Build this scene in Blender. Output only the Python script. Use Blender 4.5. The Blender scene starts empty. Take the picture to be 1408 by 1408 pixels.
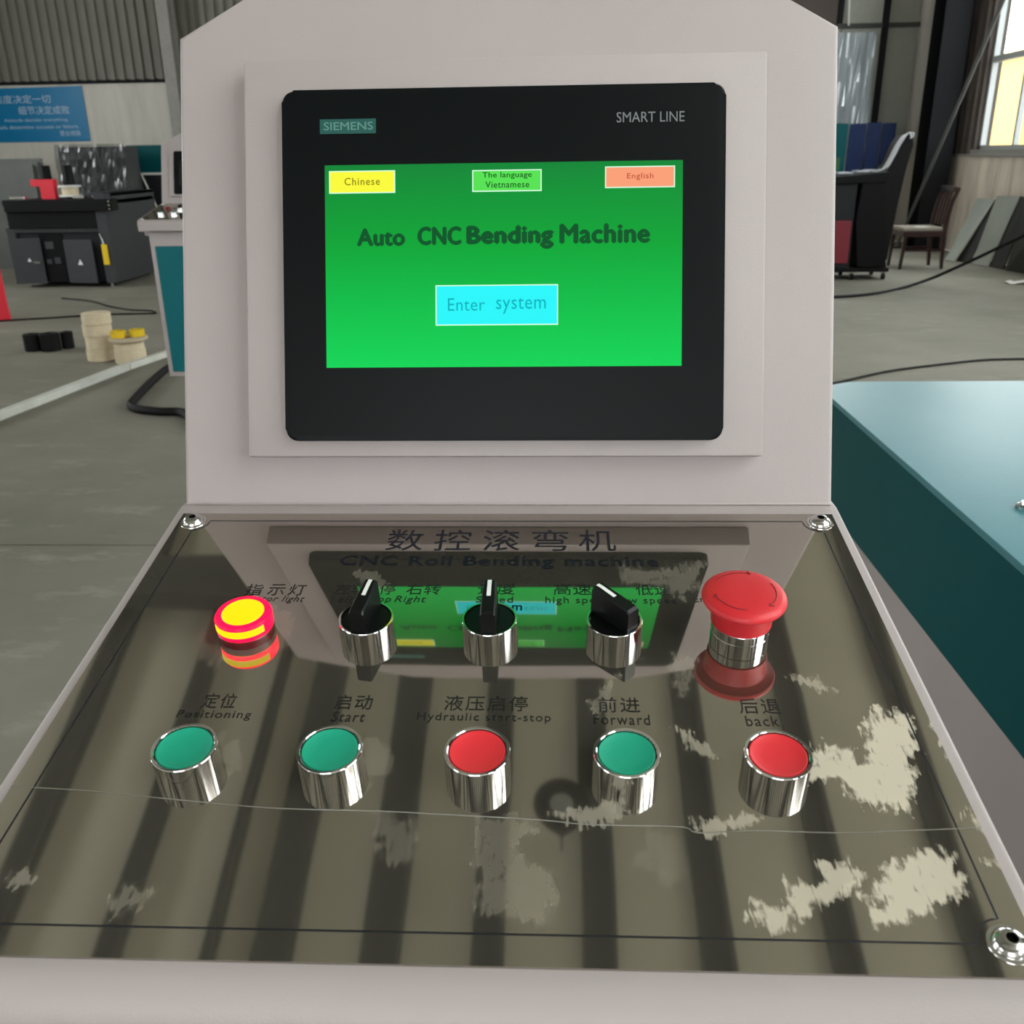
import bpy, bmesh, math, random
import numpy as np
from mathutils import Matrix, Vector
random.seed(4)
S = bpy.context.scene
COL = S.collection
R_ = math.radians

# ---------------------------------------------------------------- camera, world, lights, exposure
F_PX = 1278.72
CAM = Vector((0.03181, -0.56873, 1.33531))
CR = Vector((0.99906, 0.04079, -0.014696)); CU = Vector((-0.000958, 0.359628, 0.933095)); CF = Vector((-0.043346, 0.932204, -0.359329))
cd = bpy.data.cameras.new('camera'); cam = bpy.data.objects.new('camera', cd); COL.objects.link(cam)
cam.matrix_world = Matrix(((CR.x, CU.x, -CF.x, CAM.x), (CR.y, CU.y, -CF.y, CAM.y), (CR.z, CU.z, -CF.z, CAM.z), (0, 0, 0, 1)))
cd.sensor_fit = 'HORIZONTAL'; cd.sensor_width = 36; cd.lens = F_PX / 1408 * 36
cd.clip_start = 0.02; cd.clip_end = 200
cd.dof.use_dof = True; cd.dof.focus_distance = 0.60; cd.dof.aperture_fstop = 22
S.camera = cam
S.view_settings.view_transform = 'Standard'; S.view_settings.look = 'None'
S.view_settings.gamma = 1; S.view_settings.use_curve_mapping = False
S.view_settings.exposure = -0.38
try:
    S.cycles.max_bounces = 8; S.cycles.diffuse_bounces = 4; S.cycles.transparent_max_bounces = 12
    S.cycles.sample_clamp_indirect = 6
    S.cycles.caustics_reflective = False; S.cycles.caustics_refractive = False
except Exception:
    pass
W = bpy.data.worlds.new('world'); S.world = W; W.use_nodes = True
W.node_tree.nodes['Background'].inputs[0].default_value = (0.93, 0.97, 1.0, 1)
W.node_tree.nodes['Background'].inputs[1].default_value = 7.0


def daylight(name, loc, rot, sx, sy, L, col=(1, 0.985, 0.95)):
    l = bpy.data.lights.new(name, 'AREA'); l.shape = 'RECTANGLE'; l.size = sx; l.size_y = sy
    l.energy = L * sx * sy * math.pi; l.color = col
    o = bpy.data.objects.new(name, l); COL.objects.link(o); o.location = loc; o.rotation_euler = rot
    return o


XR, XL, YB, YF, ZC = 5.5, -9.6, 14.4, -9.0, 6.62      # hall: right, left, far, near walls and roof
WIN = [(8.9, 12.75), (3.2, 6.8), (-3.6, 0.2), (-8.2, -5.0)]     # window openings in the right wall (y from, to)
WZ0, WZ1 = 1.30, 5.85
for i, (a0, a1) in enumerate(WIN[1:]):
    daylight('daylight_right_window', (XR + 0.5, (a0 + a1) / 2, (WZ0 + WZ1) / 2), (0, R_(90), 0), WZ1 - WZ0, a1 - a0, [1.3, 3.8, 1.6][i])
for y in (-5.5, 1.0, 7.5):
    daylight('added_left_fill', (XL - 0.5, y, 2.9), (0, R_(-90), 0), 2.2, 3.6, 13 if y > 5 else 3.4, (0.98, 0.98, 1))  # unseen fill added at left to brighten the roof and far wall
daylight('daylight_rooflight', (4.45, -2.1, ZC + 0.3), (0, 0, 0), 1.9, 5.0, 16.0)
daylight('added_high_fill', (3.0, YB + 0.6, 4.8), (R_(-90), 0, 0), 4.6, 2.4, 3.8)  # unseen fill added behind the far wall for sheen on the teal top
daylight('added_rear_fill', (-1.0, YF - 0.6, 2.0), (R_(90), 0, 0), 4.6, 3.9, 0.5, (1, 0.97, 0.97))  # weak unseen fill added behind the camera to light the housing


def at_y(px, py, Y):
    d = CF + CR * ((px - 704) / F_PX) - CU * ((py - 704) / F_PX)
    return CAM + d * ((Y - CAM.y) / d.y)


def at_x(px, py, X):
    d = CF + CR * ((px - 704) / F_PX) - CU * ((py - 704) / F_PX)
    return CAM + d * ((X - CAM.x) / d.x)


def at_z(px, py, Z=0.0):
    d = CF + CR * ((px - 704) / F_PX) - CU * ((py - 704) / F_PX)
    return CAM + d * ((Z - CAM.z) / d.z)


# ---------------------------------------------------------------- materials
def lin(c):
    return tuple((x / 255 / 12.92 if x / 255 <= 0.04045 else ((x / 255 + 0.055) / 1.055) ** 2.4) for x in c)


MATS = {}


def mat(name, rgb=None, rough=0.5, metal=0.0, emit=None, estr=0.0, spec=0.5, noise=0.0, nscale=20, bump=0.0, bscale=200, coat=0.0, raw=None):
    if name in MATS:
        return MATS[name]
    m = bpy.data.materials.new(name); m.use_nodes = True
    nt = m.node_tree; b = nt.nodes['Principled BSDF']
    c = raw if raw else lin(rgb)
    b.inputs['Base Color'].default_value = (*c, 1); b.inputs['Roughness'].default_value = rough
    b.inputs['Metallic'].default_value = metal; b.inputs['Specular IOR Level'].default_value = spec
    b.inputs['Coat Weight'].default_value = coat; b.inputs['Coat Roughness'].default_value = 0.38
    if emit:
        b.inputs['Emission Color'].default_value = (*lin(emit), 1); b.inputs['Emission Strength'].default_value = estr * 1.30
    if noise or bump:
        tc = nt.nodes.new('ShaderNodeTexCoord')
    if noise:
        n = nt.nodes.new('ShaderNodeTexNoise'); n.inputs['Scale'].default_value = nscale; n.inputs['Detail'].default_value = 6
        nt.links.new(tc.outputs['Object'], n.inputs['Vector'])
        mr = nt.nodes.new('ShaderNodeMapRange'); mr.inputs[1].default_value = 0.3; mr.inputs[2].default_value = 0.7
        mr.inputs[3].default_value = 1 - noise; mr.inputs[4].default_value = 1 + noise
        nt.links.new(n.outputs['Fac'], mr.inputs[0])
        mx = nt.nodes.new('ShaderNodeVectorMath'); mx.operation = 'SCALE'; mx.inputs[0].default_value = c
        nt.links.new(mr.outputs[0], mx.inputs['Scale']); nt.links.new(mx.outputs[0], b.inputs['Base Color'])
    if bump:
        n2 = nt.nodes.new('ShaderNodeTexNoise'); n2.inputs['Scale'].default_value = bscale; n2.inputs['Detail'].default_value = 3
        nt.links.new(tc.outputs['Object'], n2.inputs['Vector'])
        bp = nt.nodes.new('ShaderNodeBump'); bp.inputs['Strength'].default_value = bump; bp.inputs['Distance'].default_value = 0.002
        nt.links.new(n2.outputs['Fac'], bp.inputs['Height']); nt.links.new(bp.outputs[0], b.inputs['Normal'])
    MATS[name] = m
    return m


white = mat('off_white_powder_coat', (173, 163, 161), 0.45, spec=0.35, bump=0.10, bscale=900, noise=0.03, nscale=6)
bezel_black = mat('screen_bezel_black', (9, 13, 14), 0.45, spec=0.14)
knob_black = mat('knob_black', (8, 9, 10), 0.38, spec=0.3)
chrome = mat('chrome', raw=(0.80, 0.80, 0.81), rough=0.08, metal=1)
steel = mat('screw_steel', raw=(0.62, 0.61, 0.60), rough=0.18, metal=1)
cap_green = mat('cap_green', (26, 158, 126), 0.45, bump=0.1, bscale=1500)
cap_red = mat('cap_red', (224, 50, 58), 0.4, bump=0.05, bscale=1500)
stop_red = mat('stop_red', (212, 42, 50), 0.42, bump=0.08, bscale=900)
engrave = mat('engraved_dark_red', (130, 20, 28), 0.6)
mark_white = mat('mark_white', (235, 235, 232), 0.5)
ink = mat('black_ink', (20, 20, 22), 0.45)
ink_navy = mat('navy_ink', (18, 20, 34), 0.4)
teal = mat('teal_paint', (0, 118, 130), 0.46, spec=1.0, coat=0.7, bump=0.22, bscale=260, noise=0.04)
teal_front = mat('console_teal', (0, 98, 106), 0.5, spec=0.25)
teal_side = mat('teal_side_shaded', (0, 76, 80), 0.5, spec=0.15, noise=0.03)  # darker copy of the top's teal, the side's shade put into the colour
black_paint = mat('black_paint', (10, 10, 11), 0.5, spec=0.15)
black_rubber = mat('black_rubber', (12, 12, 11), 0.6, spec=0.2)
dark_grey = mat('dark_grey_paint', (60, 61, 64), 0.55, spec=0.25, noise=0.05)
dark_grey2 = mat('darker_grey_paint', (32, 33, 37), 0.55, spec=0.25)
red_paint = mat('red_paint', (224, 34, 56), 0.45)
yellow = mat('yellow_plastic', (232, 196, 20), 0.45)
tape = mat('masking_tape', (214, 198, 168), 0.7, noise=0.08, nscale=30)
tape_side = mat('masking_tape_side', (200, 186, 160), 0.8)
wood = mat('dark_red_wood', (44, 16, 15), 0.3)
cushion = mat('cushion_fabric', (150, 140, 128), 0.9)
paper = mat('paper', (222, 220, 214), 0.9)
galv = mat('galvanised', (120, 124, 122), 0.45, metal=0.3, noise=0.1, nscale=5)
column_paint = mat('column_paint', (26, 26, 28), 0.6, spec=0.1, noise=0.08)
column_light = mat('column_light_paint', (150, 146, 140), 0.6, noise=0.08)
frame_alu = mat('window_aluminium', (170, 172, 172), 0.4, metal=0.2)
roof_sheet = mat('roof_sheet', (214, 210, 192), 0.6, noise=0.05, nscale=1.2)
purlin_paint = mat('purlin_paint', (58, 58, 54), 0.7)
cladding = mat('wall_cladding', (120, 116, 106), 0.5, noise=0.08, nscale=2)
cladding_dark = mat('dark_wall_cladding', (84, 75, 70), 0.6, spec=0.2, noise=0.1, nscale=2)
panel_grey = mat('grey_wall_panel', (150, 150, 140), 0.6, noise=0.04)
banner_blue = mat('banner_blue', (0, 124, 178), 0.3, spec=0.2)
banner_text = mat('banner_text', (190, 214, 232), 0.5)
navy_sheet = mat('navy_panel', (10, 32, 74), 0.5, spec=0.2, noise=0.1, nscale=8)
stripe_grey = mat('strap_grey', (190, 192, 198), 0.5)


def wall_mat(name, rgb, stain):
    m = mat(name, rgb, 0.85)
    nt = m.node_tree; b = nt.nodes['Principled BSDF']
    tc = nt.nodes.new('ShaderNodeTexCoord'); mp = nt.nodes.new('ShaderNodeMapping'); mp.inputs['Scale'].default_value = (1.6, 1.6, 0.25)
    n = nt.nodes.new('ShaderNodeTexNoise'); n.inputs['Scale'].default_value = 2.2; n.inputs['Detail'].default_value = 8
    n.inputs['Roughness'].default_value = 0.65
    rp = nt.nodes.new('ShaderNodeValToRGB'); rp.color_ramp.elements[0].position = 0.34; rp.color_ramp.elements[1].position = 0.62
    rp.color_ramp.elements[0].color = (*lin(stain), 1); rp.color_ramp.elements[1].color = (*lin(rgb), 1)
    nt.links.new(tc.outputs['Object'], mp.inputs[0]); nt.links.new(mp.outputs[0], n.inputs['Vector'])
    nt.links.new(n.outputs['Fac'], rp.inputs[0]); nt.links.new(rp.outputs[0], b.inputs['Base Color'])
    return m


plaster = wall_mat('white_plaster', (228, 222, 212), (208, 202, 192))
low_wall_mat = wall_mat('stained_plaster', (238, 224, 208), (190, 176, 160))


def floor_mat():
    m = mat('worn_concrete', (104, 102, 92), 0.8, spec=0.25)
    nt = m.node_tree; b = nt.nodes['Principled BSDF']; L = nt.links
    tc = nt.nodes.new('ShaderNodeTexCoord')
    n = nt.nodes.new('ShaderNodeTexNoise'); n.inputs['Scale'].default_value = 0.55; n.inputs['Detail'].default_value = 7; n.inputs['Roughness'].default_value = 0.6
    rp = nt.nodes.new('ShaderNodeValToRGB'); e = rp.color_ramp.elements
    e[0].position = 0.35; e[0].color = (*lin((118, 116, 104)), 1); e[1].position = 0.65; e[1].color = (*lin((142, 137, 126)), 1)
    mp = nt.nodes.new('ShaderNodeMapping'); mp.inputs['Scale'].default_value = (1.0, 2.6, 1); mp.inputs['Rotation'].default_value = (0, 0, 0.15)
    n2 = nt.nodes.new('ShaderNodeTexNoise'); n2.inputs['Scale'].default_value = 2.4; n2.inputs['Detail'].default_value = 9; n2.inputs['Roughness'].default_value = 0.7
    r2 = nt.nodes.new('ShaderNodeValToRGB'); r2.color_ramp.elements[0].position = 0.56; r2.color_ramp.elements[1].position = 0.74
    r2.color_ramp.elements[0].color = (0, 0, 0, 1); r2.color_ramp.elements[1].color = (0.45, 0.45, 0.45, 1)
    mx = nt.nodes.new('ShaderNodeMixRGB'); mx.inputs[2].default_value = (*lin((182, 177, 165)), 1)
    L.new(tc.outputs['Object'], n.inputs['Vector']); L.new(n.outputs['Fac'], rp.inputs[0])
    L.new(tc.outputs['Object'], mp.inputs[0]); L.new(mp.outputs[0], n2.inputs['Vector']); L.new(n2.outputs['Fac'], r2.inputs[0])
    L.new(r2.outputs[0], mx.inputs[0]); L.new(rp.outputs[0], mx.inputs[1]); L.new(mx.outputs[0], b.inputs['Base Color'])
    n3 = nt.nodes.new('ShaderNodeTexNoise'); n3.inputs['Scale'].default_value = 40; n3.inputs['Detail'].default_value = 4
    bp = nt.nodes.new('ShaderNodeBump'); bp.inputs['Strength'].default_value = 0.25; bp.inputs['Distance'].default_value = 0.004
    L.new(tc.outputs['Object'], n3.inputs['Vector']); L.new(n3.outputs['Fac'], bp.inputs['Height']); L.new(bp.outputs[0], b.inputs['Normal'])
    return m


concrete = floor_mat()


def mirror_mat():
    """polished plate: mirror metal under dull rubbed residue and a lamp-glow haze whose outlines come from the plate's own attributes"""
    m = bpy.data.materials.new('polished_plate'); m.use_nodes = True
    nt = m.node_tree; L = nt.links; b = nt.nodes['Principled BSDF']; out = nt.nodes['Material Output']
    b.inputs['Base Color'].default_value = (0.42, 0.392, 0.355, 1); b.inputs['Metallic'].default_value = 1
    b.inputs['Roughness'].default_value = 0.035
    tc = nt.nodes.new('ShaderNodeTexCoord')
    w = nt.nodes.new('ShaderNodeTexNoise'); w.inputs['Scale'].default_value = 9; w.inputs['Detail'].default_value = 1
    L.new(tc.outputs['Object'], w.inputs['Vector'])
    bp = nt.nodes.new('ShaderNodeBump'); bp.inputs['Strength'].default_value = 0.06; bp.inputs['Distance'].default_value = 0.002
    L.new(w.outputs['Fac'], bp.inputs['Height']); L.new(bp.outputs[0], b.inputs['Normal'])
    core = nt.nodes.new('ShaderNodeAttribute'); core.attribute_name = 'residue_glow_core'
    inten = nt.nodes.new('ShaderNodeAttribute'); inten.attribute_name = 'residue_glow_strength'
    mp = nt.nodes.new('ShaderNodeMapping'); mp.inputs['Scale'].default_value = (420, 110, 1); mp.inputs['Rotation'].default_value = (0, 0, 0.25)
    n = nt.nodes.new('ShaderNodeTexNoise'); n.inputs['Scale'].default_value = 1; n.inputs['Detail'].default_value = 6; n.inputs['Distortion'].default_value = 0.6
    L.new(tc.outputs['Object'], mp.inputs[0]); L.new(mp.outputs[0], n.inputs['Vector'])
    n2 = nt.nodes.new('ShaderNodeTexNoise'); n2.inputs['Scale'].default_value = 130; n2.inputs['Detail'].default_value = 5
    L.new(tc.outputs['Object'], n2.inputs['Vector'])
    a1 = nt.nodes.new('ShaderNodeMath'); a1.operation = 'ADD'; L.new(n.outputs['Fac'], a1.inputs[0]); L.new(n2.outputs['Fac'], a1.inputs[1])
    a2 = nt.nodes.new('ShaderNodeMath'); a2.operation = 'MULTIPLY_ADD'; a2.inputs[1].default_value = 1.7; a2.inputs[2].default_value = -1.6
    L.new(a1.outputs[0], a2.inputs[0])
    a3 = nt.nodes.new('ShaderNodeMath'); a3.operation = 'ADD'; L.new(a2.outputs[0], a3.inputs[0]); L.new(core.outputs['Fac'], a3.inputs[1])
    mr = nt.nodes.new('ShaderNodeMapRange'); mr.interpolation_type = 'SMOOTHSTEP'; mr.inputs[1].default_value = 0.30; mr.inputs[2].default_value = 0.85
    L.new(a3.outputs[0], mr.inputs[0])
    mu = nt.nodes.new('ShaderNodeMath'); mu.operation = 'MULTIPLY'; L.new(mr.outputs[0], mu.inputs[0]); L.new(inten.outputs['Fac'], mu.inputs[1])
    dust = nt.nodes.new('ShaderNodeMath'); dust.operation = 'MAXIMUM'; dust.inputs[1].default_value = 0.05
    L.new(mu.outputs[0], dust.inputs[0])
    d = nt.nodes.new('ShaderNodeBsdfDiffuse'); d.inputs[0].default_value = (*lin((205, 196, 176)), 1)
    mix = nt.nodes.new('ShaderNodeMixShader'); L.new(dust.outputs[0], mix.inputs[0]); L.new(b.outputs[0], mix.inputs[1]); L.new(d.outputs[0], mix.inputs[2])
    L.new(mix.outputs[0], out.inputs[0])
    return m


mirror = mirror_mat()


def film_mat(name, tint, fac):
    m = bpy.data.materials.new(name); m.use_nodes = True
    nt = m.node_tree; L = nt.links; out = nt.nodes['Material Output']; b = nt.nodes['Principled BSDF']
    b.inputs['Base Color'].default_value = (*lin(tint), 1); b.inputs['Roughness'].default_value = 0.08; b.inputs['Specular IOR Level'].default_value = 1.0
    t = nt.nodes.new('ShaderNodeBsdfTransparent'); mix = nt.nodes.new('ShaderNodeMixShader'); mix.inputs[0].default_value = fac
    L.new(t.outputs[0], mix.inputs[1]); L.new(b.outputs[0], mix.inputs[2]); L.new(mix.outputs[0], out.inputs[0])
    return m


film = film_mat('clear_plastic_film', (66, 68, 70), 0.55)
film_dense = film_mat('milky_plastic_film', (176, 184, 190), 0.85)


def glass_mat():
    m = bpy.data.materials.new('window_glass'); m.use_nodes = True
    nt = m.node_tree; L = nt.links; out = nt.nodes['Material Output']
    g = nt.nodes.new('ShaderNodeBsdfGlossy'); g.inputs['Roughness'].default_value = 0.02
    t = nt.nodes.new('ShaderNodeBsdfTransparent'); t.inputs[0].default_value = (0.95, 0.97, 0.96, 1)
    mix = nt.nodes.new('ShaderNodeMixShader'); mix.inputs[0].default_value = 0.05
    L.new(t.outputs[0], mix.inputs[1]); L.new(g.outputs[0], mix.inputs[2]); L.new(mix.outputs[0], out.inputs[0])
    return m


glass = glass_mat()


def emissive(name, rgb, s=1.0):
    return mat(name, (10, 10, 10), 0.3, emit=rgb, estr=s, spec=0.12)


def lcd_mat():
    m = emissive('lcd_green', (10, 172, 62), 1.0)
    nt = m.node_tree; b = nt.nodes['Principled BSDF']; L = nt.links
    tc = nt.nodes.new('ShaderNodeTexCoord'); sp = nt.nodes.new('ShaderNodeSeparateXYZ')
    rp = nt.nodes.new('ShaderNodeValToRGB'); e = rp.color_ramp.elements
    e[0].position = 0.0; e[0].color = (*lin((0, 212, 86)), 1)
    e[1].position = 1.0; e[1].color = (*lin((14, 134, 54)), 1)
    k = rp.color_ramp.elements.new(0.6); k.color = (*lin((4, 166, 54)), 1)
    L.new(tc.outputs['Generated'], sp.inputs[0]); L.new(sp.outputs['Y'], rp.inputs[0]); L.new(rp.outputs[0], b.inputs['Emission Color'])
    return m


lcd = lcd_mat()


# ---------------------------------------------------------------- mesh helpers
def obj(name, bm, m, parent=None, M=None, smooth=False, sharp=30):
    if isinstance(bm, bmesh.types.BMesh):
        me = bpy.data.meshes.new(name)
        bmesh.ops.recalc_face_normals(bm, faces=bm.faces[:])
        bm.to_mesh(me); bm.free()
    else:
        me = bm
    if m and not me.materials:
        me.materials.append(m)
    if smooth:
        for p in me.polygons:
            p.use_smooth = True
        try:
            me.set_sharp_from_angle(angle=R_(sharp))
        except Exception:
            pass
    o = bpy.data.objects.new(name, me); COL.objects.link(o)
    if parent is not None:
        o.parent = parent
    if M is not None:
        o.matrix_basis = M
    return o


def tag(o, label=None, cat=None, group=None, kind=None):
    if label: o['label'] = label
    if cat: o['category'] = cat
    if group: o['group'] = group
    if kind: o['kind'] = kind
    return o


def thing(name, loc, label, cat, group=None, rz=0):
    o = bpy.data.objects.new(name, None); COL.objects.link(o); o.empty_display_size = 0.1
    o.location = loc; o.rotation_euler = (0, 0, rz)
    return tag(o, label, cat, group)


def structure(name, bm, m, parent=None):
    o = obj(name, bm, m, parent)
    if parent is None:
        o['kind'] = 'structure'
    return o


def T(x=0, y=0, z=0):
    return Matrix.Translation((x, y, z))


def box(x0, x1, y0, y1, z0, z1, bev=0.0, seg=2, bm=None):
    b = bmesh.new()
    vs = [b.verts.new(p) for p in ((x0, y0, z0), (x1, y0, z0), (x1, y1, z0), (x0, y1, z0), (x0, y0, z1), (x1, y0, z1), (x1, y1, z1), (x0, y1, z1))]
    for f in ((0, 3, 2, 1), (4, 5, 6, 7), (0, 1, 5, 4), (1, 2, 6, 5), (2, 3, 7, 6), (3, 0, 4, 7)):
        b.faces.new([vs[i] for i in f])
    if bev:
        bmesh.ops.bevel(b, geom=b.edges[:], offset=bev, segments=seg, profile=0.5, affect='EDGES')
    if bm is not None:
        me = bpy.data.meshes.new('tmp'); b.to_mesh(me); b.free(); bm.from_mesh(me); bpy.data.meshes.remove(me)
        return bm
    return b


def prism(pts, d0, d1, axis='z', bev=0.0, seg=2, bevel_side=None):
    """polygon extruded along an axis. axis x: pts=(y,z); y: pts=(x,z); z: pts=(x,y)"""
    def P(p, d):
        return {'x': (d, p[0], p[1]), 'y': (p[0], d, p[1]), 'z': (p[0], p[1], d)}[axis]
    b = bmesh.new()
    lo = [b.verts.new(P(p, d0)) for p in pts]; hi = [b.verts.new(P(p, d1)) for p in pts]
    fl = b.faces.new(lo); fh = b.faces.new(hi)
    n = len(pts)
    for i in range(n):
        b.faces.new((lo[i], lo[(i + 1) % n], hi[(i + 1) % n], hi[i]))
    if bev:
        if bevel_side == 'hi': ed = list(fh.edges)
        elif bevel_side == 'lo': ed = list(fl.edges)
        elif bevel_side == 'both': ed = list(fh.edges) + list(fl.edges)
        else: ed = b.edges[:]
        bmesh.ops.bevel(b, geom=ed, offset=bev, segments=seg, profile=0.5, affect='EDGES')
    return b


def lathe(prof, n=48, a0=0, a1=2 * math.pi, bm=None):
    b = bm or bmesh.new(); full = abs(a1 - a0 - 2 * math.pi) < 1e-6
    rings = []
    for k in range(n if full else n + 1):
        a = a0 + (a1 - a0) * k / n
        rings.append([b.verts.new((r * math.cos(a), r * math.sin(a), z)) for r, z in prof])
    m = len(rings)
    for k in range(m if full else m - 1):
        A, B = rings[k], rings[(k + 1) % m]
        for i in range(len(prof) - 1):
            b.faces.new((A[i], B[i], B[i + 1], A[i + 1]))
    bmesh.ops.remove_doubles(b, verts=b.verts[:], dist=1e-6)
    return b


def rrect(x0, x1, y0, y1, r, n=6):
    out = []
    for cx, cy, s in ((x1 - r, y1 - r, 0), (x0 + r, y1 - r, 90), (x0 + r, y0 + r, 180), (x1 - r, y0 + r, 270)):
        for k in range(n + 1):
            a = R_(s + 90 * k / n); out.append((cx + r * math.cos(a), cy + r * math.sin(a)))
    return out


def smooth_path(pts, sub=6):
    P = [Vector(p) for p in pts]; out = []
    for i in range(len(P) - 1):
        p0 = P[max(i - 1, 0)]; p1 = P[i]; p2 = P[i + 1]; p3 = P[min(i + 2, len(P) - 1)]
        for k in range(sub):
            t = k / sub
            out.append(0.5 * ((2 * p1) + (p2 - p0) * t + (2 * p0 - 5 * p1 + 4 * p2 - p3) * t * t + (3 * p1 - p0 - 3 * p2 + p3) * t ** 3))
    out.append(P[-1])
    return out


def tube(pts, r, n=8, bm=None, cap=True):
    b = bm or bmesh.new(); rings = []
    P = [Vector(p) for p in pts]
    for i, p in enumerate(P):
        t = (P[min(i + 1, len(P) - 1)] - P[max(i - 1, 0)]).normalized()
        up = Vector((0, 0, 1)) if abs(t.z) < 0.9 else Vector((1, 0, 0))
        s = t.cross(up).normalized(); w = s.cross(t)
        rings.append([b.verts.new(p + (s * math.cos(2 * math.pi * k / n) + w * math.sin(2 * math.pi * k / n)) * r) for k in range(n)])
    for A, B in zip(rings, rings[1:]):
        for k in range(n):
            b.faces.new((A[k], A[(k + 1) % n], B[(k + 1) % n], B[k]))
    if cap:
        b.faces.new(rings[0]); b.faces.new(rings[-1])
    return b


def ribbon(pts, w, h, closed=False):
    """flat strip of width w and height h laid on z=0 along a 2D path"""
    b = bmesh.new(); P = [Vector((p[0], p[1], 0)) for p in pts]; n = len(P); R = []
    for i, p in enumerate(P):
        a = P[i - 1] if (i or closed) else p; c = P[(i + 1) % n] if (i < n - 1 or closed) else p
        t = (c - a).normalized(); s = Vector((-t.y, t.x, 0)) * w / 2
        R.append([b.verts.new(p + s), b.verts.new(p + s + Vector((0, 0, h))), b.verts.new(p - s + Vector((0, 0, h))), b.verts.new(p - s)])
    for i in range(n if closed else n - 1):
        A, B = R[i], R[(i + 1) % n]
        for k in range(3):
            b.faces.new((A[k], B[k], B[k + 1], A[k + 1]))
    return b


def text(body, x0, x1, y0, y1, m, parent, M, z=0.0, bold=0.0, shear=0.0, name='lettering', space=1.0, depth=0.00012, label=None, line=1.0):
    """real lettering as a mesh, fitted to the given rectangle of the surface it stands on"""
    c = bpy.data.curves.new('t', 'FONT'); c.body = body; c.size = 1; c.shear = shear; c.space_character = space
    c.space_line = line; c.align_x = 'CENTER'; c.resolution_u = 3
    t = bpy.data.objects.new('t', c); COL.objects.link(t); bpy.context.view_layer.update()
    me = bpy.data.meshes.new_from_object(t.evaluated_get(bpy.context.evaluated_depsgraph_get()))
    bpy.data.objects.remove(t); bpy.data.curves.remove(c)
    n = len(me.vertices); co = np.empty(n * 3); me.vertices.foreach_get('co', co); co = co.reshape(-1, 3)
    mn, mxx = co.min(0), co.max(0)
    sx = (x1 - x0) / (mxx[0] - mn[0]); sy = (y1 - y0) / (mxx[1] - mn[1])
    co[:, 0] = x0 + (co[:, 0] - mn[0]) * sx; co[:, 1] = y0 + (co[:, 1] - mn[1]) * sy; co[:, 2] = depth
    me.vertices.foreach_set('co', co.ravel()); me.update(); me.name = name; me.materials.clear()
    if bold > 0.006 and name != 'banner_lettering':        # heavier strokes: the outline printed four times, slightly shifted
        e = bold * (y1 - y0) * 1.4; b = bmesh.new(); b.from_mesh(me)
        src = b.verts[:] + b.edges[:] + b.faces[:]
        for ox, oy in ((e, 0), (-e, 0), (0, e * .8), (0, -e * .8)):
            nv = [g for g in bmesh.ops.duplicate(b, geom=src)['geom'] if isinstance(g, bmesh.types.BMVert)]
            bmesh.ops.translate(b, verts=nv, vec=(ox, oy, 0.000002 * (1 + abs(ox) / e)))
        b.to_mesh(me); b.free()
    o = obj(name, me, m, parent, M @ T(0, 0, z))
    if label: o['label'] = label
    return o


# ================================================================ SETTING
# floor: slabs with open joints over a dark bed
fl = structure('floor', box(XL, XR, YF, YB, -0.12, -0.012), mat('floor_bed', (38, 37, 34), 0.9))
ys = [YF, -1.45, 2.55, YB]; xs = [XL, -0.4, XR]
for i in range(len(ys) - 1):
    for j in range(len(xs) - 1):
        g = 0.006
        obj('floor_slab', box(xs[j] + g, xs[j + 1] - g, ys[i] + g, ys[i + 1] - g, -0.011, 0.0), concrete, fl)

# roof
RX0, RX1, RY0, RY1 = 3.5, 5.4, -4.6, 0.4      # rooflight opening
b = box(XL, RX0, YF, YB, ZC, ZC + 0.08); box(RX1, XR, YF, YB, ZC, ZC + .08, bm=b); box(RX0, RX1, YF, RY0, ZC, ZC + .08, bm=b); box(RX0, RX1, RY1, YB, ZC, ZC + .08, bm=b)
ce = structure('ceiling', b, roof_sheet)
structure('window_9', box(RX0, RX1, RY0, RY1, ZC + 0.06, ZC + 0.07), glass)
pb = [(-2.80, -2.64), (-2.13, -2.05), (-1.82, -1.57), (-1.15, -0.90), (-0.46, -0.26), (0.22, 0.43), (0.93, 1.13), (1.72, 1.90), (2.53, 2.68)]
k = -3.42
while k > XL + 0.3:
    pb.append((k - 0.2, k)); k -= 0.72
k = 3.25
while k < XR - 0.3:
    pb.append((k, k + 0.2)); k += 0.72
for x0, x1 in pb:
    # C section: wide bottom flange, web on the right side, return lip
    b = box(x0, x1, YF + 0.1, YB - 0.1, 6.545, 6.56); box(x1 - 0.035, x1, YF + 0.1, YB - 0.1, 6.50, 6.61, bm=b); box(x0, x0 + 0.012, YF + 0.1, YB - 0.1, 6.56, 6.60, bm=b)
    obj('purlin', b, purlin_paint, ce)
for y in (-6.5, -1.0, 10.2):
    obj('rafter', box(XL + .1, XR - .1, y - 0.14, y + 0.14, 6.16, 6.495), purlin_paint, ce)
obj('rafter', box(XL + .1, -1.65, 4.55, 5.0, 6.30, 6.495), purlin_paint, ce)
obj('rafter', box(1.35, XR - .1, 6.6, 7.1, 6.30, 6.495), purlin_paint, ce)

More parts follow.
